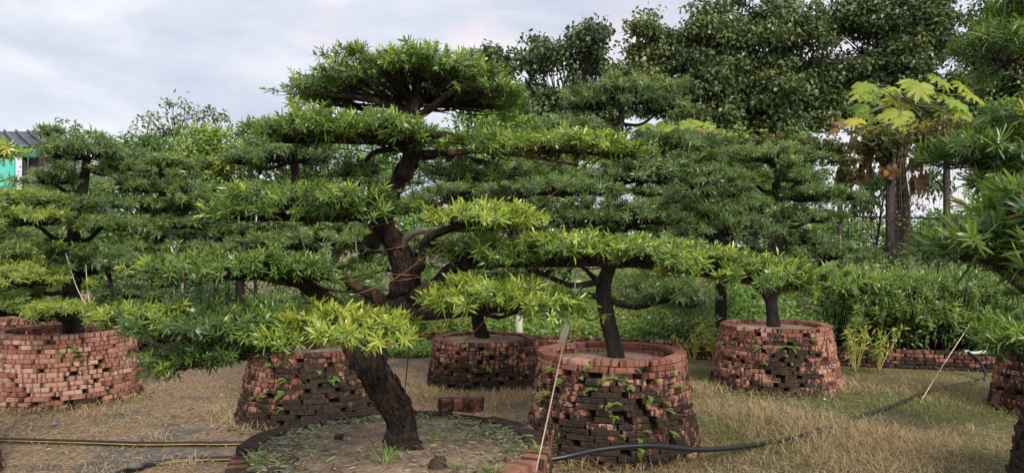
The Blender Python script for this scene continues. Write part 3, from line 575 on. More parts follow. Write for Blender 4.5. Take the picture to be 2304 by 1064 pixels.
T_('E', 'tree with tiered grey-green pads above the planter by the low wall', [(1741, 748, Ye, 16), (1738, 710, Ye, 14), (1736, 670, Ye, 13), (1748, 620, Ye, 18), (1745, 560, Ye, 17), (1752, 500, Ye, 14), (1748, 430, Ye, 10), (1740, 385, Ye, 8), (1738, 355, Ye, 6)],
   [(1735, 352, Ye, 100, 28, .5, .44), (1690, 400, Ye, 70, 24, .4, .38), (1630, 420, 9.2, 85, 32, .45, .36), (1840, 440, Ye, 105, 24, .45, .36), (1800, 400, Ye, 60, 20, .35, .34), (1690, 470, 9.2, 80, 26, .4, .34), (1820, 490, 9.4, 75, 24, .4, .34), (1660, 520, 9.0, 75, 34, .45, .34), (1870, 572, 9.2, 95, 24, .4, .30), (1800, 540, 9.6, 60, 22, .4, .3)],
   [[(1738, 690, Ye, 9), (1720, 660, Ye, 8), (1700, 640, Ye, 6)]], seed=23, dens=420, L0=.075, W0=.0115, per=12)
Yg = 7.85
T_('G', 'tree behind the leaning trunk with a small grey-green top tier', [(715, 800, Yg, 18), (700, 720, Yg, 16), (690, 620, Yg, 15), (705, 540, Yg, 14), (690, 480, Yg, 12), (668, 420, Yg, 10), (662, 360, Yg, 8)],
   [(650, 350, Yg, 110, 36, .45, .36), (560, 360, Yg, 50, 24, .3, .34), (750, 535, 7.6, 120, 24, .45, .44), (640, 545, 7.6, 90, 24, .4, .42), (830, 560, 7.9, 60, 18, .3, .38), (760, 480, Yg, 70, 20, .4, .36), (600, 440, Yg, 80, 24, .4, .34), (780, 640, 7.6, 100, 24, .4, .40), (640, 690, 7.5, 110, 26, .4, .38)], seed=24, dens=520, L0=.066, W0=.0105, per=12)
Ya = 8.7
T_('A', 'tiered tree growing from the clean pink planter, yellow-green lower pads', [(165, 764, Ya, 23), (162, 700, Ya, 19), (160, 650, Ya, 18), (166, 600, Ya, 16), (166, 540, Ya, 14), (168, 480, Ya, 12), (185, 430, Ya, 11), (193, 380, Ya, 9), (196, 350, Ya, 7)],
   [(195, 345, Ya, 115, 36, .5, .36), (118, 404, Ya, 60, 20, .3, .36), (270, 375, Ya, 50, 22, .3, .38), (150, 458, 8.5, 60, 20, .35, .40), (20, 455, 8.3, 90, 30, .45, .70, {'tips': .3}), (80, 495, 8.2, 75, 26, .4, .74, {'tips': .35}), (230, 505, 8.6, 70, 20, .35, .38), (40, 570, 8.2, 110, 36, .45, .50), (250, 590, 8.6, 95, 30, .45, .34), (60, 625, 8.0, 90, 38, .4, .84, {'tips': .4}),
    (30, 690, 8.0, 95, 38, .4, .62, {'tips': .3}), (130, 700, 7.9, 60, 26, .35, .80, {'tips': .4}), (290, 660, 8.8, 70, 22, .35, .3)],
   [[(165, 640, Ya, 10), (200, 612, Ya, 8), (235, 605, 8.6, 6), (250, 640, 8.5, 4), (252, 690, 8.4, 3)]], seed=25, dens=480, L0=.074, W0=.0112, per=13)
Yb = 12.5
T_('B', 'slender tree with many thin horizontal tiers in the shaded planter', [(342, 705, Yb, 16), (352, 640, Yb, 13), (356, 560, Yb, 11), (368, 490, Yb, 10), (366, 420, Yb, 7), (363, 380, Yb, 5)],
   [(365, 372, Yb, 80, 22, .6, .46), (300, 418, Yb, 70, 16, .5, .44), (420, 425, Yb, 70, 16, .5, .42), (320, 460, Yb, 75, 16, .5, .42), (440, 455, Yb, 75, 16, .5, .38), (300, 505, Yb, 80, 16, .5, .42), (410, 505, Yb, 75, 18, .5, .36), (450, 560, Yb, 85, 18, .5, .34), (300, 560, Yb, 90, 20, .6, .38), (400, 620, 12.2, 90, 22, .6, .34)], seed=26, dens=210, L0=.11, W0=.019, per=12)
BG = 'podocarpus trees in the rows behind'
T_('N', 'tree with dark trunk between the hose planter tree and the tiered one', [(1622, 810, 11.5, 15), (1622, 700, 11.5, 13), (1622, 560, 11.5, 11), (1624, 460, 11.5, 9), (1618, 380, 11.5, 6)],
   [(1610, 362, 11.5, 105, 26, .6, .36), (1560, 430, 11.5, 80, 22, .5, .34), (1670, 450, 11.5, 70, 24, .5, .34), (1600, 520, 11.5, 110, 24, .5, .32), (1640, 600, 11.5, 100, 24, .5, .30)], seed=27, dens=250, L0=.10, W0=.018, per=12, group=BG)
T_('J', 'small far tree showing left of the third leaf pad', [(540, 755, 14.5, 13), (540, 700, 14.5, 11), (540, 560, 14.5, 9), (535, 450, 14.5, 6)],
   [(540, 440, 14.5, 90, 24, .7, .40), (480, 520, 14.5, 90, 20, .6, .42), (600, 510, 14.5, 80, 22, .6, .38), (540, 590, 14.5, 120, 26, .7, .36)], seed=28, dens=190, L0=.12, W0=.022, per=11, group=BG)
T_('K', 'far tree filling the gap left of the leaning trunk', [(830, 780, 13, 14), (830, 690, 13, 12), (832, 560, 13, 10), (828, 420, 13, 6)],
   [(825, 410, 13, 100, 26, .7, .36), (760, 460, 13, 80, 22, .6, .34), (900, 470, 13, 100, 24, .6, .36), (850, 600, 13, 110, 26, .6, .44), (960, 560, 13, 80, 26, .6, .34), (980, 630, 13, 80, 26, .6, .36)], seed=29, dens=220, L0=.11, W0=.02, per=11, group=BG)
T_('I', 'tree behind the pink planter whose pads fill the left edge', [(70, 730, 12, 14), (75, 600, 12, 11), (70, 460, 12, 6)],
   [(70, 455, 12, 80, 22, .6, .46), (30, 520, 12, 100, 24, .6, .42), (120, 540, 12, 90, 22, .6, .38), (60, 620, 12, 110, 26, .6, .36)], seed=30, dens=210, L0=.11, W0=.02, per=11, group=BG)
# --- trees cut by the picture's edges
T_('S', 'near tree at the right edge with long glossy blade leaves', [(2572, 888, 5.0, 40), (2560, 700, 4.9, 36), (2500, 500, 4.7, 30), (2480, 300, 4.6, 22), (2460, 120, 4.5, 14)],
   [(2265, 110, 4.3, 78, 60, .3, .34, {'tips': .14}), (2330, 30, 4.4, 90, 60, .3, .34), (2215, 350, 4.2, 100, 60, .3, .32, {'tips': .08}), (2300, 300, 4.2, 85, 66, .3, .36), (2290, 400, 4.1, 80, 40, .3, .32),
    (2225, 560, 3.2, 88, 66, .22, .33, {'L': .115, 'W': .0125, 'tips': .03, 'd': 1.1}), (2310, 470, 3.2, 75, 66, .24, .36, {'L': .115, 'W': .0125, 'tips': .06, 'd': 1.1}), (2320, 590, 3.1, 70, 55, .22, .31, {'L': .115, 'W': .0125, 'd': 1.1})],
   seed=31, dens=330, lmat='podo', L0=.095, W0=.0105, per=18, near=True, group='trees cut by the picture edges')
T_('R', 'low tree drooping over the shadowed right planter', [(2418, 835, 8.0, 26), (2410, 740, 7.9, 22), (2380, 640, 7.8, 16)],
   [(2275, 770, 6.4, 70, 36, .3, .42, {'tips': .12, 'L': .13}), (2330, 740, 6.6, 60, 40, .3, .36), (2400, 640, 7.8, 90, 40, .4, .36)], seed=32, dens=330, lmat='podo', L0=.12, W0=.0145, per=16, near=True, group='trees cut by the picture edges')
T_('H', 'near tree outside the left edge, only a yellow-green branch tip in view', [(-278, 860, 5.6, 36), (-270, 700, 5.5, 32), (-210, 500, 5.4, 24), (-200, 330, 5.3, 14)],
   [(2, 342, 5.2, 36, 15, .14, .74, {'tips': .4}), (-135, 345, 5.2, 80, 36, .3, .5), (-180, 480, 5.2, 90, 40, .35, .45)], seed=33, dens=320, lmat='podo', L0=.085, W0=.012, per=14, near=True, group='trees cut by the picture edges')

# ------------------------------------------------------------------ broadleaf trees and shrubs
def broad_leaves(lobes, Y, g, dens, L0, W0, tint, clump=50, sig=.2, droop=.5, ydep=None, spread_t=.12):
    Pb, tt, cents = [], [], []
    for lb in lobes:
        px, py, rxp, rzp = lb[:4]; rxp, rzp = rxp * 1.08, rzp * 1.06; yy = Y + (lb[4] if len(lb) > 4 else 0); c = P(px, py, yy); rx, rz = rxp / F * yy, rzp / F * yy; ry = (rx + rz) / 2 if ydep is None else ydep
        area = 4 * math.pi * ((rx * ry) ** 1.6 / 3 + (rx * rz) ** 1.6 / 3 + (ry * rz) ** 1.6 / 3) ** (1 / 1.6)
        nc = max(4, int(area * dens / clump)); nsub = 9; sc_ = rand_dir(nsub, g) * g.uniform(.5, .80, (nsub, 1)); ks = g.integers(0, nsub, nc)
        d = rand_dir(nc, g); d[:, 2] = np.where(g.random(nc) < .35, np.abs(d[:, 2]), d[:, 2]); rr = g.uniform(.34, .56, nc)[:, None]
        cc = c + (sc_[ks] + d * rr) * np.array([rx, ry, rz]); cents.append(cc)
        ct = g.normal(0, spread_t, nsub)[ks] + g.normal(0, spread_t * .5, nc) + .08 * d[:, 2]
        k = clump; pts = cc[:, None] + g.normal(0, sig * .75, (nc, k, 3)) * np.array([1, 1, .6])
        Pb.append(pts.reshape(-1, 3)); tt.append((ct[:, None] + g.normal(0, .09, (nc, k))).ravel())
    Pb = np.vstack(Pb); tt = np.concatenate(tt) + tint; n = len(Pb)
    D = rand_dir(n, g); D[:, 2] = D[:, 2] * .6 - droop; Nn = rand_dir(n, g) * .7 + np.array([0, -.15, .8])
    V, T, A = leaf_np(Pb, D, Nn, L0 * g.uniform(.6, 1.25, n), W0 * g.uniform(.7, 1.2, n), np.clip(tt, .02, .98), g.uniform(0, .25, n), False, .25)
    return V, T, A, np.vstack(cents)
def broad_tree(name, label, base_px, Y, lobes, dens, L0, W0, tint, seed, cat='tree', group=None, lm='broad', r0=.14, clump=50, sig=.2, droop=.5, zbase=0.0, twigs=True, spread_t=.09, fork=.45):
    g = np.random.default_rng(seed); b0 = np.array([(base_px - CX) / F * Y, Y, zbase])
    root = empty(name, b0, label, cat, group)
    V, T, A, cents = broad_leaves(lobes, Y, g, dens, L0, W0, tint, clump, sig, droop, None, spread_t)
    cr_ = mesh_np('crown', V, T, M[lm], root, {'tint': A})
    mean = cents.mean(0); lowz = b0[2] + (mean[2] - b0[2]) * fork
    fk = np.array([b0[0] * .6 + mean[0] * .4, Y, lowz])
    V, T = tube([tuple(b0) + (r0,), tuple((b0 + fk) / 2 + np.array([.05, 0, 0])) + (r0 * .8,), tuple(fk) + (r0 * .65,), tuple(mean) + (r0 * .3,)], 9, 5, .05, seed); mesh_np('trunk', V, T, M['bark_far'], root, smooth=True)
    if twigs:
        pick = cents[g.permutation(len(cents))[:min(len(cents), 160)]]; t_ = g.uniform(0, 1, len(pick))[:, None]
        S = fk * (1 - t_) + mean * t_; Md = (S + pick) / 2 + g.normal(0, .12, S.shape)
        V, T = twigs_np(S, Md, pick, np.full(len(pick), r0 * .2), np.full(len(pick), r0 * .05)); mesh_np('limbs', V, T, M['bark_far'], root)
    return root
BT = 'tall broadleaf trees behind the nursery'
broad_tree('broadleaf_tree', 'small dark round-topped tree peeking over the main tree crown right side', 1110, 20, [(1112, 160, 50, 48), (1125, 235, 50, 60), (1080, 220, 45, 60)], 399, .142, .084, .42, 41, group=BT)
broad_tree('broadleaf_tree', 'dark green two-lobed tall tree left of the olive one', 1270, 20, [(1225, 130, 55, 50), (1320, 125, 60, 58), (1250, 210, 90, 75), (1345, 215, 75, 70), (1220, 280, 60, 60), (1300, 300, 90, 50)], 399, .142, .084, .32, 42, group=BT, droop=.7)
broad_tree('broadleaf_tree', 'widest tall tree, olive and bronze leaves, centre right skyline', 1640, 20, [(1455, 95, 55, 55), (1500, 170, 95, 75), (1575, 60, 75, 75), (1600, 150, 105, 85), (1715, 65, 110, 75), (1770, 140, 90, 90), (1690, 200, 110, 80), (1560, 245, 110, 60), (1740, 265, 100, 55), (1840, 250, 55, 60), (1430, 190, 70, 60), (1620, 280, 110, 40)], 408, .142, .084, .44, 43, group=BT, r0=.2, droop=.6)
broad_tree('broadleaf_tree', 'tall dark leafy tree rising straight behind the papaya', 2010, 20, [(1930, 60, 70, 70), (2020, 40, 95, 80), (2090, 80, 60, 75), (1925, 165, 80, 80), (2030, 160, 110, 85), (2130, 190, 80, 70), (1920, 250, 70, 60), (2010, 260, 90, 50)], 374, .142, .084, .34, 44, group=BT, r0=.2)
broad_tree('broadleaf_tree', 'dark tall tree at the upper right corner behind the blade leaves', 2280, 20, [(2260, 50, 80, 75), (2330, 100, 90, 90), (2240, 190, 65, 75), (2300, 240, 80, 80), (2210, 275, 50, 45), (2270, 330, 70, 50)], 365, .142, .084, .34, 45, group=BT, r0=.2)
SH = 'shrubs behind the left half of the yard'
broad_tree('airy_tree', 'airy thin-leaved tree against the sky at left', 420, 21, [(430, 240, 45, 28), (380, 260, 45, 26), (460, 275, 45, 24), (340, 300, 50, 20), (500, 285, 40, 20), (400, 310, 70, 30), (300, 310, 50, 22)], 60, .15, .06, .50, 46, group=SH, clump=16, sig=.16, r0=.09)
broad_tree('feathery_shrub', 'bright yellow-green feathery shrub right of the airy tree', 480, 17, [(440, 320, 45, 28), (500, 315, 50, 30), (460, 370, 55, 36), (530, 370, 50, 36), (500, 420, 60, 30)], 430, .12, .055, .72, 47, 'shrub', SH, 'weed', .08, droop=.15)
broad_tree('feathery_shrub', 'dark green shrub below the airy tree', 320, 18, [(300, 330, 50, 25), (360, 340, 55, 26), (400, 400, 60, 50), (300, 390, 70, 40), (250, 330, 36, 20)], 330, .12, .055, .36, 48, 'shrub', SH, 'weed', .08, droop=.2)
broad_tree('leafy_sprig_tree', 'thin sapling top poking above the pink planter tree', 155, 17, [(150, 285, 16, 14), (160, 300, 22, 12), (205, 310, 30, 12)], 90, .13, .05, .3, 49, 'tree', SH, 'weed', .04, clump=14, sig=.1)
broad_tree('background_shrub', 'green shrub row behind the leaning trunk top', 760, 17, [(600, 350, 70, 45), (700, 370, 80, 60), (820, 360, 80, 50), (640, 440, 90, 60), (780, 460, 100, 60), (900, 380, 70, 60)], 290, .13, .06, .46, 50, 'shrub', SH, 'weed', .1, droop=.2)
broad_tree('background_shrub', 'light green shrub under the dark two-lobed tree', 1160, 17, [(1010, 320, 70, 40), (1100, 310, 70, 50), (1210, 285, 55, 26), (1180, 340, 90, 50), (1290, 340, 80, 45), (1060, 400, 90, 60), (1240, 420, 100, 60)], 290, .13, .06, .58, 51, 'shrub', SH, 'weed', .1, droop=.2)
broad_tree('background_shrub', 'yellow-olive shrub below the olive tall tree', 1640, 17, [(1500, 350, 80, 50), (1600, 345, 90, 45), (1720, 345, 90, 45), (1540, 430, 90, 60), (1680, 430, 100, 60), (1800, 350, 60, 45), (1800, 420, 60, 60)], 290, .13, .06, .55, 52, 'shrub', SH, 'weed', .1, droop=.2)
broad_tree('drooping_shrub', 'dark drooping-leaf shrub behind the fence post left of the papaya', 1950, 15.5, [(1955, 440, 32, 40), (1985, 420, 28, 30), (1930, 480, 26, 36), (2090, 410, 24, 24)], 200, .17, .06, .22, 56, 'shrub', None, 'weed', .05, droop=1.1)
broad_tree('background_shrub', 'mid green shrub behind the right edge tree', 2250, 15, [(2240, 290, 60, 50), (2290, 330, 60, 60), (2230, 400, 60, 60), (2300, 430, 70, 70), (2260, 520, 70, 60)], 280, .11, .055, .44, 53, 'shrub', None, 'weed', .08, droop=.2)

broad_tree('background_shrub', 'dense green shrub filling the gap under the slender tiered tree', 400, 18.5, [(200, 470, 90, 60), (330, 480, 90, 60), (460, 490, 90, 60), (560, 480, 80, 60), (250, 570, 110, 50), (420, 580, 110, 50), (560, 590, 90, 50)], 230, .14, .07, .42, 54, 'shrub', SH, 'weed', .1, droop=.2)
broad_tree('background_shrub', 'olive shrub at the far left below the teal shed', 60, 18, [(-30, 460, 80, 50), (60, 450, 90, 45), (150, 440, 70, 50), (40, 550, 120, 60), (20, 620, 130, 60), (150, 610, 100, 50)], 230, .13, .065, .52, 55, 'shrub', SH, 'weed', .1, droop=.2)
# ------------------------------------------------------------------ papaya plants
def palmate(r, g, tint):
    """lobed leaf in its own plane, centre at origin"""
    pts = []; lob = 9
    for i in range(lob):
        a = R(-152 + 304 * i / (lob - 1)); ln = r * (1.0 - .35 * abs(i - 4) / 4) * g.uniform(.88, 1.08); dw = R(304 / (lob - 1)) / 2
        for (q, da) in [(.50, -1.0), (.70, -.66), (.64, -.50), (.86, -.50), (.80, -.26), (1.0, 0), (.80, .26), (.86, .50), (.64, .50), (.70, .66)]:
            pts.append((q * ln * math.sin(a + da * dw), q * ln * math.cos(a + da * dw)))
    pts = np.array(pts); rr = np.linalg.norm(pts, axis=1); an = np.arctan2(pts[:, 0], pts[:, 1])
    z = -.42 * rr ** 2 / r + .07 * r * np.cos(an * 8.3) + g.normal(0, .025 * r, len(rr))
    V = np.vstack([[0, 0, .02 * r], np.column_stack([pts, z])]); n = len(pts)
    T = [(0, 1 + (i + 1) % n, 1 + i) for i in range(n - 1)]
    return V, np.array(T), np.full(len(V), tint) + g.normal(0, .02, len(V))
def papaya(label, base_px, Y, trunk, leaves, hub, dead, seed):
    g = np.random.default_rng(seed); b0 = P(trunk[0][0], trunk[0][1], Y); b0[2] = 0
    root = empty('papaya_tree', b0, label, 'tree', 'papaya trees behind the fence')
    tp = [(b0[0], Y, 0, trunk[0][3] / F * Y)] + pxline(trunk); V, T = tube(tp, 14, 5, .05, seed); mesh_np('trunk', V, T, M['papbark'], root, smooth=True)
    hb = P(*hub)
    leaves = list(leaves) + [(px + g.uniform(-26, 26), py + g.uniform(-6, 22), rp * g.uniform(.7, .95), min(.9, tint + g.uniform(-.06, .12)), dy + g.uniform(-.5, .5)) for px, py, rp, tint, dy in leaves]
    for (px, py, rp, tint, dy) in leaves:
        c = P(px, py, Y + dy); r = 1.0 * rp / F * Y; V, T, A = palmate(r, g, tint)
        d = c - hb; d[2] = 0; d = d / (np.linalg.norm(d) + 1e-6); up = nrm(np.array([.35 * d[0], -.85, .9]) + g.normal(0, .16, 3)); y_ = nrm(d + np.array([0, 0, -.25])); y_ = nrm(y_ - up * np.dot(y_, up)); x_ = np.cross(y_, up)
        W = c + V[:, :1] * x_ + V[:, 1:2] * y_ + V[:, 2:] * up
        lf = mesh_np('leaf', W, T, M['papaya'], root, {'tint': A}, smooth=False)
        m_ = (hb + c) / 2 + np.array([0, 0, .06]); V, T = tube([tuple(hb) + (.012,), tuple(m_) + (.010,), tuple(c) + (.007,)], 5, 5); mesh_np('petiole', V, T, M['petiole'], lf)
    for (px, py, rp, hp, dy) in dead:
        n = 26; c = P(px, py, Y + dy); r, h = rp / F * Y, hp / F * Y; parts = []; 
        Pb = c + np.column_stack([g.uniform(-r, r, n), g.uniform(-.08, .08, n), g.uniform(.2, 1, n) * h]); D = np.column_stack([g.normal(0, .25, n), g.normal(0, .2, n), -np.ones(n)])
        V, T, A = leaf_np(Pb, D, rand_dir(n, g), h * g.uniform(.7, 1.2, n), r * g.uniform(.5, 1.0, n), np.clip(g.normal(.06, .05, n), 0, .14), .2, True, .8)
        mesh_np('dead_leaf', V, T, M['papaya'], root, {'tint': A})
    return root
pap = papaya('papaya with yellow-green lobed leaves and hanging brown dead leaves', 2030, 14.0,
       [(2034, 600, 14, 9), (2036, 520, 14, 12), (2032, 450, 14, 13), (2026, 380, 14, 10), (2028, 300, 14, 9), (2030, 235, 14, 7)],
       [(1948, 190, 40, .60, -.2), (1965, 212, 36, .58, .2), (2060, 185, 52, .62, -.3), (2115, 180, 48, .64, .2), (2165, 192, 42, .64, 0), (2128, 218, 46, .62, -.3), (2160, 252, 52, .68, -.2), (2022, 255, 56, .66, -.5), (1940, 240, 34, .52, 0), (1928, 270, 36, .82, -.3), (1898, 276, 24, .12, -.2), (1985, 290, 36, .66, -.5), (2100, 272, 28, .88, 0), (2010, 222, 30, .86, 0), (2075, 215, 30, .4, .3), (2000, 205, 38, .60, .5), (2090, 200, 40, .58, .5), (2040, 275, 40, .70, -.6), (2185, 262, 36, .72, .2), (1965, 262, 34, .62, .3), (2120, 250, 40, .66, .4)],
       (2030, 232, 14.0), [(1918, 395, 20, 44, -.6), (1946, 390, 14, 50, -.6), (2160, 312, 26, 34, -.5), (2078, 345, 14, 34, -.4), (2170, 300, 14, 26, -.5), (2058, 420, 12, 40, -.5), (2080, 400, 10, 20, -.4), (2130, 315, 22, 30, -.5), (1965, 340, 12, 26, -.6), (2060, 370, 14, 30, -.5), (2000, 392, 15, 22, -1.15), (1935, 335, 18, 30, -.6), (2100, 335, 18, 34, -.5), (2140, 330, 20, 30, -.5), (1900, 400, 14, 34, -.6)], 61)
g = np.random.default_rng(8)
n = 26; S = P(2028, 300, 13.9) + g.normal(0, .07, (n, 3)); E = S + np.column_stack([g.normal(0, .13, n), g.normal(-.05, .08, n), -g.uniform(.6, 1.5, n)])
V, T = twigs_np(S, (S + E) / 2 + g.normal(0, .05, (n, 3)), E, np.full(n, .008), np.full(n, .004)); mesh_np('hanging_petioles', V, T, plain('dry_petiole', (.42, .33, .25), .8), pap)
papaya('lower papaya crown of bright green leaves above the dark pads', 1530, 14.5, [(1540, 600, 14.5, 12), (1540, 420, 14.5, 11), (1538, 320, 14.5, 8)],
       [(1450, 283, 36, .58, 0), (1500, 280, 40, .60, -.3), (1545, 276, 40, .62, -.2), (1590, 284, 40, .60, 0), (1630, 300, 36, .60, -.2), (1475, 298, 36, .56, -.4), (1560, 300, 40, .58, -.5), (1610, 316, 34, .56, .2)], (1540, 318, 14.5), [], 62)

# ------------------------------------------------------------------ fences, vine
def cyl(a, b_, r, sides=8): return tube([tuple(a) + (r,), tuple(b_) + (r,)], sides, 1)
def boxv(x0, x1, y0, y1, z0, z1):
    V = np.array([(x, y, z) for x in (x0, x1) for y in (y0, y1) for z in (z0, z1)]); T = np.array([(0, 1, 3, 2), (4, 6, 7, 5), (0, 4, 5, 1), (2, 3, 7, 6), (0, 2, 6, 4), (1, 5, 7, 3)])
    return V, T
def fence(label, pxs, Y, top, posts, mesh_px, cell=.1, rail=None):
    root = empty('wire_fence', ((pxs[0] - CX) / F * Y, Y, 0), label, 'fence')
    for (px, w_, z) in posts:
        x = (px - CX) / F * Y; V, T = boxv(x - w_, x + w_, Y - w_, Y + w_, 0, z); mesh_np('post', V, T, M['post'], root)
    if rail:
        V, T = cyl(P(*rail[0]), P(*rail[1]), .025); mesh_np('rail', V, T, M['post'], root)
    x0, x1 = [(p - CX) / F * Y for p in mesh_px]; parts = []
    g = random.Random(3)
    for x in np.arange(x0, x1, cell): j = g.uniform(-.02, .02); parts.append(tube([(x + j, Y - .06, 0, .0022), (x + g.uniform(-.02, .02), Y - .06 + g.uniform(-.03, .03), top * .5, .0022), (x - j, Y - .06, top, .0022)], 3, 2, cap=False))
    for z in np.arange(.1, top, cell): j = g.uniform(-.02, .02); parts.append(tube([(x0, Y - .063, z + j, .0022), ((x0 + x1) / 2, Y - .063, z - .02, .0022), (x1, Y - .063, z - j, .0022)], 3, 2, cap=False))
    V, T = join(parts); mesh_np('wire_mesh', V, T, M['wire'], root)
    return root
fence('tall wire mesh fence with rusty posts before the papaya', (1560, 2330), 13.0, 3.1, [(1700, .04, 3.1), (1890, .035, 3.0), (2003, .055, 3.35), (2130, .04, 3.6), (2290, .04, 3.2)], (1700, 2330), .1, ((1860, 366, 13.0), (2140, 343, 13.0)))
fence('low wire fence on thin posts behind the slender tiered tree', (380, 560), 17.0, 2.0, [(385, .03, 2.1), (450, .03, 2.1), (512, .04, 2.4), (575, .03, 2.1)], (385, 575), .12)
def vine():
    g = np.random.default_rng(71); parts = []
    lobes = [(1430 + i * 45, 318 + 8 * math.sin(i * 1.7), 34, 20) for i in range(10)] + [(1900, 325, 45, 26), (1960, 312, 55, 30), (2030, 305, 60, 32), (2090, 305, 50, 30), (2150, 290, 50, 24), (2190, 300, 40, 30), (1870, 345, 30, 30), (1900, 380, 16, 40), (1990, 335, 50, 24), (2060, 335, 45, 22), (2120, 340, 40, 20)]
    V, T, A, _ = broad_leaves(lobes, 12.9, g, 380, .085, .055, .34, 24, .09, .4, .3, .2)
    tag(mesh_np('vine', V, T, M['vine'], None, {'tint': A}, origin=P(2000, 320, 12.9)), 'brownish green creeper draped along the top of the wire fence', 'vine')
    lobes = [(2050, 560, 70, 40), (1980, 570, 60, 34), (2120, 560, 60, 40), (2040, 500, 40, 30), (1940, 570, 40, 30), (2100, 470, 40, 40)]
    V, T, A, _ = broad_leaves(lobes, 12.85, g, 120, .06, .035, .30, 14, .12, .4, .3, .2)
    tag(mesh_np('vine', V, T, M['vine'], None, {'tint': A}, origin=P(2050, 560, 12.8)), 'thin pale creeper climbing the foot of the wire fence', 'vine')
vine()
def net():
    root_o = P(2060, 500, 24); parts = []
    x0, x1 = (1900 - CX) / F * 24, (2330 - CX) / F * 24
    for x in np.arange(x0, x1, .09): parts.append(tube([(x, 24, 0, .006), (x + .05, 24.02, 2.6, .006)], 3, 1, cap=False))
    for z in np.arange(.05, 2.6, .09): parts.append(tube([(x0, 24, z, .006), (x1, 24.02, z, .006)], 3, 1, cap=False))
    parts.append(tube([(x0, 24, 2.55, .03), ((x0 + x1) / 2, 24, 2.5, .03), (x1, 24, 2.62, .03)], 5, 4))
    V, T = join(parts); tag(mesh_np('shade_net', V, T, M['net'], None, origin=(root_o[0], 24, 0)), 'black shade net strung far behind the papaya', 'net')
net()
# distant vegetation
def far_green():
    g = np.random.default_rng(72); lobes = []
    for i in range(70):
        px = -300 + i * 42; lobes.append((px, 560 - g.uniform(0, 50), 50, 45 + g.uniform(-10, 16)))
    V, T, A, _ = broad_leaves(lobes, 38, g, 22, .34, .2, .48, 40, .5, .3, 1.5, .15)
    o = mesh_np('far_thicket', V, T, M['weed'], None, {'tint': A}, origin=(0, 38, 0)); tag(o, 'far green thicket along the horizon', 'thicket', kind='stuff')
far_green()

# ------------------------------------------------------------------ shed at the left
def shed():
    Y = 26; root = empty('shed', ((30 - CX) / F * Y, Y, 0), 'shed with teal sheet wall and dark sloping roof behind the left trees', 'shed')
    def bx(name, p0, p1, y0, y1, z0, m_):
        a, b_ = P(p0[0], p0[1], Y), P(p1[0], p1[1], Y); V, T = boxv(a[0], b_[0], y0, y1, b_[2] if z0 is None else z0, a[2]); return mesh_np(name, V, T, m_, root)
    bx('teal_wall', (-200, 340), (58, 0), Y - .62, Y - .54, 0, M['teal'])
    bx('side_wall', (61, 350), (96, 0), Y + .05, Y + 4, 0, M['wallgrey'])
    V = np.array([P(-210, 340, Y - .3), P(100, 324, Y - .3), P(148, 318, Y + 4), P(60, 292, Y + 4), P(-210, 300, Y + 4)])
    # roof: two thin slabs falling to the front and to the right
    def slab(name, pts, th=.06):
        pts = np.array(pts); k = len(pts); Vv = np.vstack([pts, pts - np.array([0, 0, th])]); T = []
        for i in range(1, k - 1): T += [(0, i, i + 1), (k, k + i + 1, k + i)]
        for i in range(k): j = (i + 1) % k; T += [(i, k + i, k + j), (i, k + j, j)]
        return mesh_np(name, Vv, np.array(T), M['roof'], root)
    slab('roof', [P(-210, 344, Y - .4), P(98, 326, Y - .4), P(62, 296, Y + 4), P(-210, 296, Y + 4)])
    slab('roof', [P(98, 325, Y - .4), P(145, 336, Y - .2), P(150, 316, Y + 4), P(63, 295.5, Y + 4)])
    for i in range(11):
        t = i / 10; a = P(-200, 343, Y - .42) * (1 - t) + P(98, 325, Y - .42) * t; b_ = P(-200, 295, Y + 4) * (1 - t) + P(62, 295, Y + 4) * t
        V, T = cyl(a + np.array([0, 0, .03]), b_ + np.array([0, 0, .03]), .045, 5); mesh_np('roof_rib', V, T, M['roof'], root)
    V, T = slab_quad = boxv(*(P(40, 0, Y)[0], P(97, 0, Y)[0]), Y - .35, Y - .30, P(0, 356, Y)[2], P(0, 330, Y)[2]); mesh_np('teal_gable', V, T, M['teal'], root)
    for px in (62, 97):
        a = P(px, 0, Y); V, T = boxv(a[0] - .06, a[0] + .06, Y - .2, Y - .08, 0, P(0, 335, Y)[2]); mesh_np('post', V, T, M['post'], root)
shed()

# ------------------------------------------------------------------ hedge, weeds, ground cover
def hedge():
    g = np.random.default_rng(81); x0, x1 = (1890 - CX) / F * 10.9, 8.4; n = 1500
    X = g.uniform(x0, x1, n); u = g.random(n); Yh = np.where(u < .65, g.uniform(10.6, 11.9, n), 10.55 + g.normal(0, .05, n)); topz = 1.22 + .12 * smooth_noise(X, Yh, 3, 5)
    Z = np.where(u < .65, topz - g.random(n) * .12, topz - g.uniform(.05, .6, n)); pts = np.column_stack([X, Yh, Z]); ax = nrm(np.column_stack([g.normal(0, .3, n), -.25 - .5 * (u >= .65) + g.normal(0, .25, n), np.ones(n)]))
    root = empty('podocarpus_hedge', ((x0 + x1) / 2, 11.2, 0), 'clipped long-leaf hedge behind the right end of the low wall', 'hedge')
    V, T, A = pad_leaves(pts, ax, np.full(n, .5), None, g, .105, .018, 14, .58, False, .2); mesh_np('foliage', V, T, M['podo_far'], root, {'tint': A})
    S = np.column_stack([X[::4], Yh[::4] * .3 + 11.3 * .7, np.full(len(X[::4]), .02)]); V, T = twigs_np(S, (S + pts[::4]) / 2, pts[::4], np.full(len(S), .012), np.full(len(S), .005)); mesh_np('stems', V, T, M['bark_far'], root)
hedge()
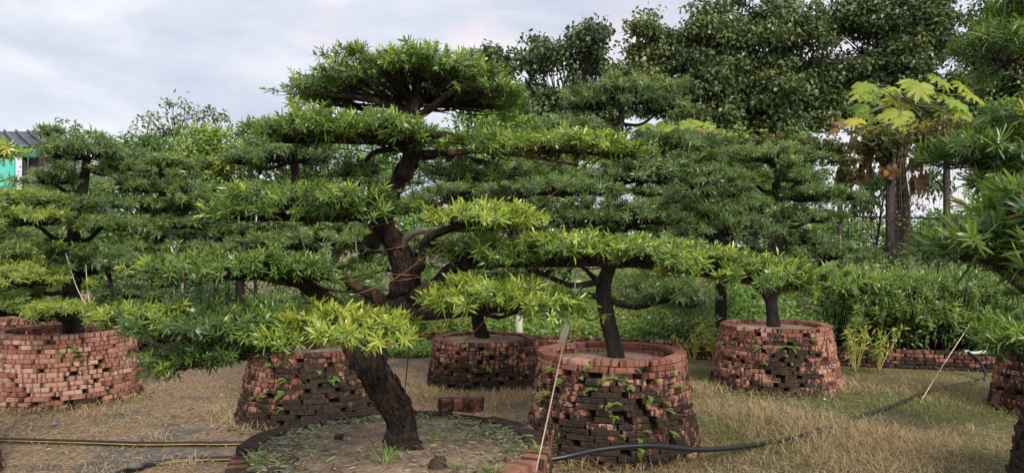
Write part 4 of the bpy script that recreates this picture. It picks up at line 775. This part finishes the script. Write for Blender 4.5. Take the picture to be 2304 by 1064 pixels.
def weeds():
    g = np.random.default_rng(82); A_, B_ = np.array([-1.75, 13.05]), np.array([7.0, 10.25]); d = (B_ - A_) / np.linalg.norm(B_ - A_); nn = np.array([-d[1], d[0]])
    # bank behind the wall
    nc = 2000; s = g.uniform(-.3, np.linalg.norm(B_ - A_) + 1, nc); t = g.random(nc) ** 1.3 * 2.2 + .12; c = A_ + s[:, None] * d + t[:, None] * nn
    top = (.36 + .42 * t + .16 * smooth_noise(c[:, 0], c[:, 1], 2.4, 6)) * (1 - .15 * (s < 3)) + .30 * np.clip((s - 4.5) / 2, 0, 1); z = top * g.uniform(.25, 1, nc) ** .6
    tint = .52 + .20 * smooth_noise(c[:, 0], c[:, 1], 1.7, 9) + .1 * (z / np.maximum(top, .1) - .5)
    # bank at the left, between the rows
    n2 = 1100; x2 = g.uniform(-8.5, -1.2, n2); y2 = 14.2 + g.random(n2) ** 1.2 * 2.4 - .1 * x2; t2 = .65 + .25 * smooth_noise(x2, y2, 2, 7); z2 = t2 * g.uniform(.1, 1, n2) ** .6 * (.5 + .5 * np.clip(y2 - 14.5, 0, 1.5))
    C = np.vstack([np.column_stack([c, z]), np.column_stack([x2, y2, z2])]); tt = np.concatenate([tint, .40 + .15 * smooth_noise(x2, y2, 1.5, 2)])
    k = 28; Pb = (C[:, None] + g.normal(0, .10, (len(C), k, 3)) * np.array([1, 1, .8])).reshape(-1, 3); Pb[:, 2] = np.maximum(Pb[:, 2], .02); n = len(Pb)
    D = rand_dir(n, g); D[:, 2] = D[:, 2] * .5 - .1; Nn = rand_dir(n, g) * .6 + np.array([0, -.35, .8])
    V, T, A = leaf_np(Pb, D, Nn, .075 * g.uniform(.6, 1.3, n), .036 * g.uniform(.7, 1.2, n), np.clip(np.repeat(tt, k) + g.normal(0, .08, n), .03, .85), .15, False, .2)
    tag(mesh_np('leafy_weeds', V, T, M['weed'], None, {'tint': A}, origin=(2, 12, 0)), 'tangled leafy green weeds on the bank behind the low wall', 'weeds', kind='stuff')
    # white flowers
    m = 170; idx = g.integers(0, len(C), m); pf = C[idx] + np.column_stack([g.normal(0, .1, m), -g.uniform(.05, .2, m), g.uniform(.05, .2, m)]); k = 5
    D = rand_dir(m * k, g); D[:, 2] = abs(D[:, 2]) * .3; V, T, A = leaf_np(np.repeat(pf, k, 0), D, np.tile([0, -.5, .85], (m * k, 1)), .03, .022, np.ones(m * k), .1, False)
    tag(mesh_np('white_flowers', V, T, M['white'], None, origin=(2, 12, 0)), 'tiny white flowers dotted over the weed bank', 'flowers', kind='stuff')
    # clover-like green patch in the middle distance
    n = 9000; q0 = G(850, 800); x = g.uniform(-2.9, -1.0, n); y = g.uniform(11.6, 14.2, n); z = g.uniform(.01, .12, n)
    D = rand_dir(n, g); D[:, 2] *= .3; V, T, A = leaf_np(np.column_stack([x, y, z]), D, np.tile([0, -.2, 1.], (n, 1)) + g.normal(0, .3, (n, 3)), .06, .045, np.clip(g.normal(.62, .1, n), .1, .85), .1, False)
    tag(mesh_np('clover_patch', V, T, M['weed'], None, {'tint': A}, origin=(-2, 13, 0)), 'bright green clover patch beyond the leaning trunk', 'ground cover', kind='stuff')
weeds()
def yellow_plant(px, py, Y, hpx, tint, label, seed, bushy=1.0):
    g = np.random.default_rng(seed); b0 = P(px, py, Y); h = hpx / F * Y + b0[2]; b0[2] = 0; root = empty('yellow_weed_plant', b0, label, 'plant', 'tall yellow weeds by the low wall')
    ns = 7; parts = []; Pb, D = [], []
    for i in range(ns):
        e_ = b0 + np.array([g.normal(0, .16 * h * 1.4), g.normal(0, .1), h * g.uniform(.55, 1.0)]); m_ = (b0 + e_) / 2 + np.array([g.normal(0, .04), 0, h * .08])
        parts.append(tube([tuple(b0) + (.007,), tuple(m_) + (.006,), tuple(e_) + (.003,)], 5, 4)); k = int(26 * bushy)
        t = g.uniform(.45, 1, k)[:, None]; Pb.append(b0 * (1 - t) + e_ * t + g.normal(0, .02, (k, 3))); D.append(np.column_stack([g.normal(0, 1, k), g.normal(0, .7, k), g.normal(.2, .6, k)]))
    V, T = join(parts); mesh_np('stem', V, T, M['wood'], root)
    Pb, D = np.vstack(Pb), np.vstack(D); n = len(Pb); V, T, A = leaf_np(Pb, D, rand_dir(n, g) + np.array([0, -.3, .8]), .11 * g.uniform(.6, 1.2, n), .022, np.clip(g.normal(tint, .07, n), .1, .98), .25, False); mesh_np('leaves', V, T, M['weed'], root, {'tint': A})
yellow_plant(1610, 800, 11.0, 95, .80, 'yellow-stemmed weed left of the stained planter', 91)
yellow_plant(1560, 795, 11.2, 70, .88, 'yellow weed behind the rim of the hose planter', 92, .7)
yellow_plant(1530, 780, 12.0, 85, .84, 'tall thin yellow weed growing on the bank', 93, .7)
yellow_plant(1925, 815, 10.2, 90, .86, 'yellow branching weed right of the stained planter', 94)
yellow_plant(1975, 815, 10.3, 80, .80, 'pale yellow weed leaning beside the low wall', 95, .8)
yellow_plant(985, 745, 12.9, 60, .84, 'yellow weed behind the low dark planter, left side', 96)
yellow_plant(1045, 745, 12.9, 65, .80, 'yellow weed behind the low dark planter, next to its trunk', 97)
yellow_plant(1300, 760, 12.2, 60, .78, 'yellow weed beside the pale leaning pipe', 98, .7)

# ------------------------------------------------------------------ grass and litter
def grass():
    g = np.random.default_rng(101)
    def blades(n, xy, h, w_, tint, lay):
        th = g.uniform(0, 6.28, n); up = np.where(g.random(n) < lay, g.uniform(.02, .2, n), g.uniform(.4, 1.6, n))
        D = np.column_stack([np.cos(th), np.sin(th), up]); Pb = np.column_stack([xy, np.full(n, -.005) + g.uniform(0, .02, n)])
        return leaf_np(Pb, D, np.column_stack([-np.cos(th) * up, -np.sin(th) * up, np.ones(n)]) + g.normal(0, .2, (n, 3)), h * g.uniform(.5, 1.4, n), w_, np.clip(tint, .02, .98), g.uniform(.05, .5, n), False, .1)
    cl = [(o.location.x, o.location.y, .79) for o in PL.values()]
    def ok(xy):
        m = np.ones(len(xy), bool)
        for x, y, r in cl: m &= np.hypot(xy[:, 0] - x, xy[:, 1] - y) > r
        return m
    out_ = []
    # right: green and straw lawn
    n = 90000; xy = np.column_stack([g.uniform(.6, 7.6, n), g.uniform(3.4, 10.6, n)]); den = .6 + .8 * smooth_noise(xy[:, 0], xy[:, 1], 1.3, 11) + .4 * smooth_noise(xy[:, 0], xy[:, 1], 4, 17) - .9 * np.exp(-((xy[:, 0] - 4.7) / 1.0) ** 2 - ((xy[:, 1] - 9.2) / .9) ** 2) - .4 * (xy[:, 0] < 1.6)
    xy = xy[ok(xy) & (g.random(n) < den)]; n = len(xy); tn = .36 + .34 * smooth_noise(xy[:, 0], xy[:, 1], 1.1, 12) + .22 * np.exp(-((xy[:, 0] - 3.2) / 1.0) ** 2 - ((xy[:, 1] - 5.4) / .8) ** 2)
    out_.append(blades(n, xy, .085, .0055, tn + g.normal(0, .12, n), .45))
    # straw tufts, denser in patches
    tufts = [(G(1800, 960), .9, 3800), (G(2000, 990), .8, 3800), (G(1680, 930), .6, 1600), (G(1950, 1040), .7, 3000), (G(1070, 905), .5, 3200), (G(1140, 895), .3, 1500), (G(980, 890), .4, 1500), (G(1560, 880), .5, 1000), (G(2150, 880), .8, 1600), (G(1880, 870), .6, 1400)]
    for c, s, k in tufts:
        xy = c[:2] + g.normal(0, s * .5, (k, 2)); xy = xy[ok(xy)]; k = len(xy); out_.append(blades(k, xy, .13, .005, g.normal(.78, .1, k), .35))
    # left: trampled dry straw
    n = 90000; xy = np.column_stack([g.uniform(-7.5, .6, n), g.uniform(4.4, 13.0, n)]); den = .45 + 1.1 * smooth_noise(xy[:, 0], xy[:, 1], 1.5, 14) + .35 * smooth_noise(xy[:, 0], xy[:, 1], 5, 16); xy = xy[ok(xy) & (g.random(n) < den) & ~((xy[:, 0] < -1.3) & (xy[:, 1] < 5.6))]; n = len(xy)
    out_.append(blades(n, xy, .10, .005, g.normal(.76, .13, n), .85))
    n = 3000; xy = np.column_stack([g.uniform(-4.5, -1.2, n), g.uniform(4.0, 5.8, n)]); xy = xy[ok(xy) & (smooth_noise(xy[:, 0], xy[:, 1], 2.4, 15) > .1)]; n = len(xy); out_.append(blades(n, xy, .09, .005, g.normal(.74, .14, n), .8))
    for c, s, k in [(G(330, 880), .08, 160), (G(480, 930), .1, 200), (G(90, 850), .1, 150), (G(410, 840), .1, 180), (G(420, 1050), .08, 150), (G(350, 990), .08, 120), (G(200, 935), .15, 220)]:
        xy = c[:2] + g.normal(0, s, (k, 2)); out_.append(blades(k, xy, .15, .005, g.normal(.85, .08, k), .5))
    # fringe at the planter feet
    for key in 'CAEDG':
        o = PL[key]; k = 900; a = g.uniform(math.pi, 2 * math.pi, k); r_ = g.normal(.86, .05, k) - (.06 if key == 'D' else 0); xy = np.column_stack([o.location.x + r_ * np.cos(a), o.location.y + r_ * np.sin(a)]); out_.append(blades(k, xy, .12, .005, g.normal(.62 if key in 'CE' else .74, .16, k), .35))
    V, T = join([(a, b_) for a, b_, c in out_]); A = np.concatenate([c for a, b_, c in out_])
    tag(mesh_np('grass', V, T, M['grass'], None, {'tint': A}, origin=(0, 7, 0)), 'dry straw and short green grass over the yard', 'grass', kind='stuff')
    # cut leaves lying on the soil of the front planter and on the yard
    c = np.array([PL['F'].location.x, PL['F'].location.y]); n = 7500
    a = g.uniform(0, 6.28, n); r_ = .66 * np.sqrt(g.random(n)); xy = c + np.column_stack([r_ * np.cos(a), r_ * np.sin(a)])
    den = .10 + 1.0 * np.exp(-((xy[:, 0] + .05) / .28) ** 2 - ((xy[:, 1] - 4.0) / .35) ** 2) + .5 * (r_ > .55) + .35 * np.exp(-((xy[:, 0] + 1.1) / .2) ** 2)
    xy = xy[g.random(n) < den]; n = len(xy); rr = np.hypot(*(xy - c).T) / .66; th = g.uniform(0, 6.28, n)
    Pb = np.column_stack([xy, .80 - .035 + .03 * (1 - rr ** 2) + .008 + g.uniform(0, .02, n)]); D = np.column_stack([np.cos(th), np.sin(th), g.normal(0, .12, n)])
    l1 = leaf_np(Pb, D, np.tile([0, 0, 1.], (n, 1)) + g.normal(0, .35, (n, 3)), .052 * g.uniform(.5, 1.25, n), .0075, g.random(n), .15, True)
    V, T, A = l1; tag(mesh_np('cut_leaves', V, T, M['litter'], None, {'tint': A}, origin=(c[0], c[1], .8)), 'cut blade leaves scattered on the soil of the front planter', 'leaf litter', kind='stuff')
    n = 2500; xy = np.column_stack([g.uniform(-6, 6, n), g.uniform(4.5, 10.5, n)]); xy = xy[ok(xy)]; n = len(xy); th = g.uniform(0, 6.28, n)
    V, T, A = leaf_np(np.column_stack([xy, np.full(n, .012)]), np.column_stack([np.cos(th), np.sin(th), g.normal(.05, .1, n)]), np.tile([0, 0, 1.], (n, 1)) + g.normal(0, .3, (n, 3)), .06, .014, g.uniform(.5, 1, n), .2, False)
    tag(mesh_np('yard_litter', V, T, M['litter'], None, {'tint': A}, origin=(0, 7, 0)), 'dead leaves strewn over the yard', 'leaf litter', kind='stuff')
grass()
def chips():
    g = np.random.default_rng(103); n = 900; a = g.uniform(math.pi * .9, math.pi * 2.1, n); key = g.integers(0, 5, n); Pl = [PL[k].location for k in 'CAEDG']
    r_ = .78 + np.abs(g.normal(0, .22, n)); c = np.array([(Pl[k].x + r * math.cos(t), Pl[k].y + r * math.sin(t), .0) for k, r, t in zip(key, r_, a)]); sz = g.uniform(.004, .016, n)
    q = np.array([(1, 0, 0), (-.5, .8, 0), (-.5, -.8, 0), (0, 0, .9)]); V = c[:, None] + (q[None] + g.normal(0, .25, (n, 4, 3))) * sz[:, None, None]
    T = (np.arange(n) * 4)[:, None, None] + np.array([[0, 1, 3], [1, 2, 3], [2, 0, 3]])[None]
    tag(mesh_np('brick_chips', V.reshape(-1, 3), T.reshape(-1, 3), M['clod'], None, origin=(0, 7, 0)), 'crumbs of brick and earth around the planter feet', 'rubble', kind='stuff')
chips()

# ------------------------------------------------------------------ ferns on the planters
def fern_mesh(seed):
    g = np.random.default_rng(seed); out_ = []; nf = g.integers(2, 5)
    for f in range(nf):
        a = g.uniform(-1.2, 1.2); ln = g.uniform(.07, .13); d = np.array([math.sin(a) * .8, -.75, g.uniform(-.1, .7)]); d /= np.linalg.norm(d)
        t = np.linspace(.15, 1, 8); pts = d * (t * ln)[:, None] + np.array([0, 0, -1]) * (t ** 2 * ln * .4)[:, None]; side = nrm(np.cross(d, [0, -.3, 1.]))
        for s in (-1, 1):
            out_.append(leaf_np(pts, np.tile(side * s + d * .5, (8, 1)), np.tile([0, -.4, .9], (8, 1)), .034 * (1.1 - t * .7), .012, g.normal(.66, .07, 8), .2, False))
        out_.append(leaf_np(np.zeros((1, 3)), d[None], np.array([[0, -.4, .9]]), ln, .004, np.array([.7]), .4, True))
    V, T = join([(a, b_) for a, b_, c in out_]); A = np.clip(np.concatenate([c for a, b_, c in out_]), 0, .9)
    o = mesh_np('fern', V, T, M['weed'], None, {'tint': A}); me = o.data; bpy.data.objects.remove(o); return me
FERN = [fern_mesh(i) for i in range(7)]
def ferns(key, Rr, Rb, hgt, spots, label):
    root = PL[key]; g = random.Random(ord(key)); cell = {}
    for i, (px, py) in enumerate(spots):
        Yc_ = root.location.y; X0 = root.location.x
        # walk the ray until it meets the cone of bricks
        best = None
        for y in np.arange(Yc_ - 1.0, Yc_ + .2, .01):
            p = P(px, py, y); u = min(max(p[2] / hgt, 0), 1); r_ = Rb + (Rr - Rb) * u ** .85
            if math.hypot(p[0] - X0, p[1] - Yc_) <= r_: best = p; break
        if best is None: continue
        o = bpy.data.objects.new('fern', FERN[i % len(FERN)]); COL.objects.link(o); o.location = tuple(best)
        o.rotation_euler = (0, 0, math.atan2(best[1] - Yc_, best[0] - X0) + math.pi / 2 + g.uniform(-.4, .4)); s = g.uniform(.5, 1.0); o.scale = (s, s, s)
        u_ = best[2] / hgt; v_ = (best[0] - X0) / Rb
        row = 'just under the rim' if u_ > .78 else 'in the upper half' if u_ > .55 else 'at mid height' if u_ > .3 else 'near the foot'
        colm = 'far left' if v_ < -.6 else 'left' if v_ < -.2 else 'middle' if v_ < .2 else 'right' if v_ < .6 else 'far right'
        cell.setdefault((row, colm), []).append((px, o))
    for (row, colm), lst in cell.items():
        lst.sort(key=lambda v: v[0]); m = len(lst)
        for i, (px, o) in enumerate(lst):
            which = '' if m == 1 else ', leftmost' if i == 0 else ', rightmost' if i == m - 1 else ', second of %d' % m if i == 1 else ', third of %d' % m
            tag(o, 'small fern %s, %s part of the %s%s' % (row, colm, label, which), 'fern', 'ferns on the ' + label)
ferns('C', .625, .765, .815, [(1332, 824), (1303, 850), (1265, 855), (1370, 850), (1405, 855), (1432, 832), (1477, 855), (1515, 835), (1518, 870), (1465, 895), (1377, 908), (1384, 937), (1492, 905), (1500, 922), (1510, 970), (1445, 970), (1443, 990), (1235, 885), (1225, 897), (1200, 840), (1196, 858), (1555, 905), (1565, 940), (1440, 1012), (1335, 875), (1245, 830), (1395, 980), (1420, 870)], 'mossy hose planter')
ferns('A', .69, .79, .775, [(92, 775), (150, 778), (142, 795), (175, 798), (8, 860), (10, 825), (165, 785), (190, 805)], 'clean pink planter')
ferns('E', .645, .79, .745, [(1762, 750), (1655, 770), (1712, 780), (1760, 780), (1785, 782), (1820, 765), (1725, 816), (1632, 770), (1765, 800), (1700, 768)], 'stained planter')
ferns('D', .62, .72, .585, [(1050, 776), (1083, 792), (1160, 795), (1183, 782), (1005, 812), (1062, 832), (1100, 830), (1172, 802)], 'low dark planter')
ferns('G', .60, .77, .70, [(612, 820), (560, 825), (637, 883), (596, 892), (635, 918), (742, 858), (755, 850), (720, 835), (575, 895), (645, 855)], 'sooty planter')

# ------------------------------------------------------------------ hoses, pipes, strings, small things
def hose(label, pts, r=.020, stripe=True):
    c = cat_rom(np.array(pts, float), 10); p4 = np.column_stack([c, np.full(len(c), r)]); root = empty('garden_hose', pts[0], label, 'hose', 'black irrigation hoses')
    V, T = tube(p4, 10, 1); mesh_np('tube', V, T, M['hose'], root, smooth=True)
    if stripe:
        s4 = p4.copy(); s4[:, 1] -= r * .84; s4[:, 2] -= r * .10; s4[:, 3] = r * .30; V, T = tube(s4, 6, 1); mesh_np('stripe', V, T, M['yellow'], root, smooth=True)
def gp(px, py, z=.02):
    Y = F * (H - z) / (py - HY); return tuple(P(px, py, Y))
hose('black hose lying across the lower left ground', [gp(-60, 986), gp(60, 990), gp(200, 994), gp(330, 998), gp(430, 997), gp(520, 997), gp(640, 992), gp(720, 990)])
hose('yellow-striped hose curving into the lower left corner of the front planter', [gp(225, 1085), gp(285, 1058), gp(350, 1042), gp(430, 1033), gp(500, 1031), gp(590, 1028)], .022)
hose('black hose arching in front of the mossy planter into the grass', [tuple(P(1120, 1050, 5.45)), tuple(P(1255, 1030, 5.5)), tuple(P(1340, 1012, 5.6)), tuple(P(1420, 1003, 5.68)), tuple(P(1480, 1003, 5.74)), tuple(P(1560, 1011, 5.88)), tuple(P(1640, 1008, 6.2)), gp(1720, 997), gp(1790, 983), gp(1880, 956), gp(1950, 930)], .021, False)
hose('yellow-striped hose climbing from the grass to the white pipe fitting', [gp(1955, 932), gp(2040, 900), gp(2090, 878), gp(2150, 866), gp(2205, 856), tuple(P(2218, 845, 9.75)), tuple(P(2205, 815, 9.95)), tuple(P(2178, 792, 10.2))], .020)
hose('thin dark hose on the ground behind the pink planter', [gp(295, 836), gp(340, 830), gp(400, 824), gp(460, 818)], .016)
def pipe(name, label, a, b_, r, m_, cat='pipe'):
    V, T = tube([tuple(a) + (r,), tuple(b_) + (r,)], 12, 1); o = mesh_np(name, V, T, m_, None, origin=a); tag(o, label, cat); return o
pipe('plastic_pipe', 'pale greenish pipe leaning upright beside the hose planter', P(1230, 897, 8.6), P(1302, 630, 8.6), .040, M['paleplastic'])
pipe('plastic_pipe', 'short pale pipe standing behind the low dark planter', P(1168, 816, 11.2), P(1169, 700, 11.2), .05, M['paleplastic'])
pipe('plastic_pipe', 'white pipe poking out of the clipped hedge', P(1890, 626, 10.9), P(1952, 637, 10.35), .030, M['pvc'])
def fitting():
    a = P(2172, 791, 10.35); root = empty('pipe_fitting', a, 'white plastic pipe elbow on the right end of the low wall', 'pipe')
    V, T = tube([tuple(a) + (.022,), tuple(P(2190, 794, 10.32)) + (.022,), tuple(P(2218, 791, 10.3)) + (.022,)], 10, 4); mesh_np('elbow', V, T, M['pvc'], root, smooth=True)
    for px in (2174, 2212):
        V, T = cyl(P(px - 4, 792, 10.33), P(px + 4, 792, 10.33), .030, 12); mesh_np('collar', V, T, M['pvc'], root)
fitting()
def string(label, pts, m_, r=.0035):
    V, T = tube([tuple(P(*p)) + (r,) for p in pts], 5, 4); tag(mesh_np('guy_string', V, T, m_, None, origin=P(*pts[0])), label, 'string', 'guy strings tying branches down')
string('white string from the long right branch down to the front planter rim', [(1302, 600, 3.22), (1270, 760, 3.22), (1232, 940, 3.25), (1205, 1062, 3.15)], M['string'], .0032)
string('reddish twine running down to the front planter soil left of the trunk', [(612, 792, 3.1), (700, 868, 3.3), (855, 1008, 3.62)], M['redstring'], .003)
string('reddish twine crossing the trunk up to the yellow pad', [(795, 665, 3.5), (900, 620, 3.45), (1030, 515, 3.36)], M['redstring'], .003)
string('long brown twine from the second right pad to the lower right branch', [(1340, 350, 3.45), (1240, 440, 3.5), (1060, 590, 3.5)], M['redstring'], .0028)
string('brown twine pulled from the low right pad to the trunk foot', [(1240, 570, 3.3), (1120, 690, 3.6), (970, 850, 4.0)], M['redstring'], .0028)
string('dark wire hanging from the trunk beside the lower right pad', [(928, 400, 3.5), (932, 560, 3.5), (925, 720, 3.55), (912, 870, 3.62)], M['darkstring'], .0026)
string('dark wire from the second left pad to the trunk', [(835, 320, 3.45), (850, 400, 3.45), (872, 470, 3.5)], M['darkstring'], .0026)
string('dark wire from the upper trunk to the right stub branch', [(945, 355, 3.55), (985, 420, 3.6), (1000, 450, 3.65)], M['darkstring'], .0028)
string('pale twine hanging straight left of the trunk middle', [(797, 480, 3.4), (800, 540, 3.4), (806, 600, 3.42)], M['string'], .0026)
string('pale twine below the third left pad', [(668, 500, 3.35), (682, 545, 3.38), (690, 575, 3.4)], M['string'], .0026)
string('dark wire from the low left branch to the yellow pad', [(535, 625, 3.2), (600, 690, 3.15), (640, 725, 3.1)], M['darkstring'], .0028)
string('pale string leaning up from the grass before the low wall', [(2070, 905, 8.38), (2124, 818, 9.3), (2185, 725, 10.6)], M['string'], .006)
string('white string beside the pink planter trunk', [(148, 570, 8.3), (170, 640, 8.2), (195, 690, 8.0)], M['string'], .005)
string('second white string right of the pink planter trunk', [(193, 595, 8.4), (197, 650, 8.3), (203, 695, 8.2)], M['string'], .005)
string('pale string tying the tiered pad by the trunk of the stained planter', [(1500, 360, 6.5), (1488, 400, 6.5), (1470, 460, 6.5)], M['string'], .004)
string('brown twine crossing the dark pads right of the hose planter tree', [(1510, 400, 6.3), (1555, 430, 6.4), (1600, 475, 6.5)], M['redstring'], .004)
def rock(label, c, r, m_, seed, name='stone', cat='stone', flat=.7):
    g = np.random.default_rng(seed); nu, nv = 9, 6; V = [(0, 0, flat)]; 
    for i in range(1, nv):
        for j in range(nu):
            a, b_ = math.pi * i / nv, 2 * math.pi * j / nu; k = g.uniform(.75, 1.15); V.append((k * math.sin(a) * math.cos(b_), k * math.sin(a) * math.sin(b_), flat * k * math.cos(a)))
    V.append((0, 0, -flat)); V = np.array(V) * r + np.array(c); T = []
    for j in range(nu): T.append((0, 1 + j, 1 + (j + 1) % nu)); T.append((len(V) - 1, 1 + (nv - 2) * nu + (j + 1) % nu, 1 + (nv - 2) * nu + j))
    for i in range(nv - 2):
        for j in range(nu):
            a, b_ = 1 + i * nu + j, 1 + i * nu + (j + 1) % nu; T += [(a, a + nu, b_ + nu), (a, b_ + nu, b_)]
    tag(mesh_np(name, V, T, m_, None, origin=c), label, cat)
rock('dark soil clod right of the trunk foot', tuple(P(988, 1046, 3.30)[:2]) + (.79,), .045, M['clod'], 1, 'soil_clod', 'clod', .9)
rock('dark soil clod left of the trunk on the planter soil', tuple(P(660, 1030, 3.4)[:2]) + (.785,), .03, M['clod'], 2, 'soil_clod', 'clod')
rock('small grey stone at the front of the planter soil', tuple(P(648, 1052, 3.22)[:2]) + (.785,), .028, M['stone'], 3)
rock('dark clod beside the small grey stone', tuple(P(615, 1050, 3.24)[:2]) + (.785,), .03, M['clod'], 4, 'soil_clod', 'clod')
rock('small clod in the middle of the planter soil', tuple(P(762, 985, 3.75)[:2]) + (.80,), .024, M['clod'], 5, 'soil_clod', 'clod')
q = G(305, 1060); rock('flat grey stone on the striped hose at the bottom left', (q[0], q[1], .05), .06, M['stone'], 6, flat=.5)
q = G(122, 958); rock('bluish grey stone on the straw in front of the pink planter', (q[0], q[1], .02), .035, plain('bluish_stone', (.16, .185, .20), .8), 7, flat=.55)
q = G(1855, 900); rock('white pebble at the foot of the stained planter', (q[0], q[1], .012), .02, M['pvc'], 8)
def tuft(px, py, Y, z, label, seed, n=16, h=.09, tint=.55):
    g = np.random.default_rng(seed); b0 = P(px, py, Y); b0[2] = z; th = g.uniform(0, 6.28, n); D = np.column_stack([np.cos(th), np.sin(th), g.uniform(.6, 2, n)])
    V, T, A = leaf_np(b0 + g.normal(0, .012, (n, 3)) * np.array([1, 1, 0]), D, np.column_stack([-np.cos(th), -np.sin(th), np.full(n, .6)]), h * g.uniform(.5, 1.2, n), .006, np.clip(g.normal(tint, .08, n), .1, .9), .4, True)
    tag(mesh_np('weed_tuft', V, T, M['weed'], None, {'tint': A}, origin=b0), label, 'weed', 'weed tufts on the front planter soil')
tuft(878, 1035, 3.45, .79, 'green weed tuft in front of the trunk foot', 1)
tuft(865, 1050, 3.3, .785, 'larger weed tuft left of the trunk foot', 2, 22, .11)
tuft(980, 1000, 3.7, .80, 'weed tuft right of the trunk foot', 3)
tuft(1030, 1055, 3.25, .785, 'weed tuft beside the dark clod', 4)
tuft(575, 1040, 3.35, .78, 'weed tuft near the left rim', 5)
tuft(1110, 1058, 3.2, .78, 'weed tuft near the right front rim', 6, 18, .08, .6)
tuft(1215, 1010, 3.5, .78, 'weed tuft hanging at the right rim', 7, 20, .1, .6)
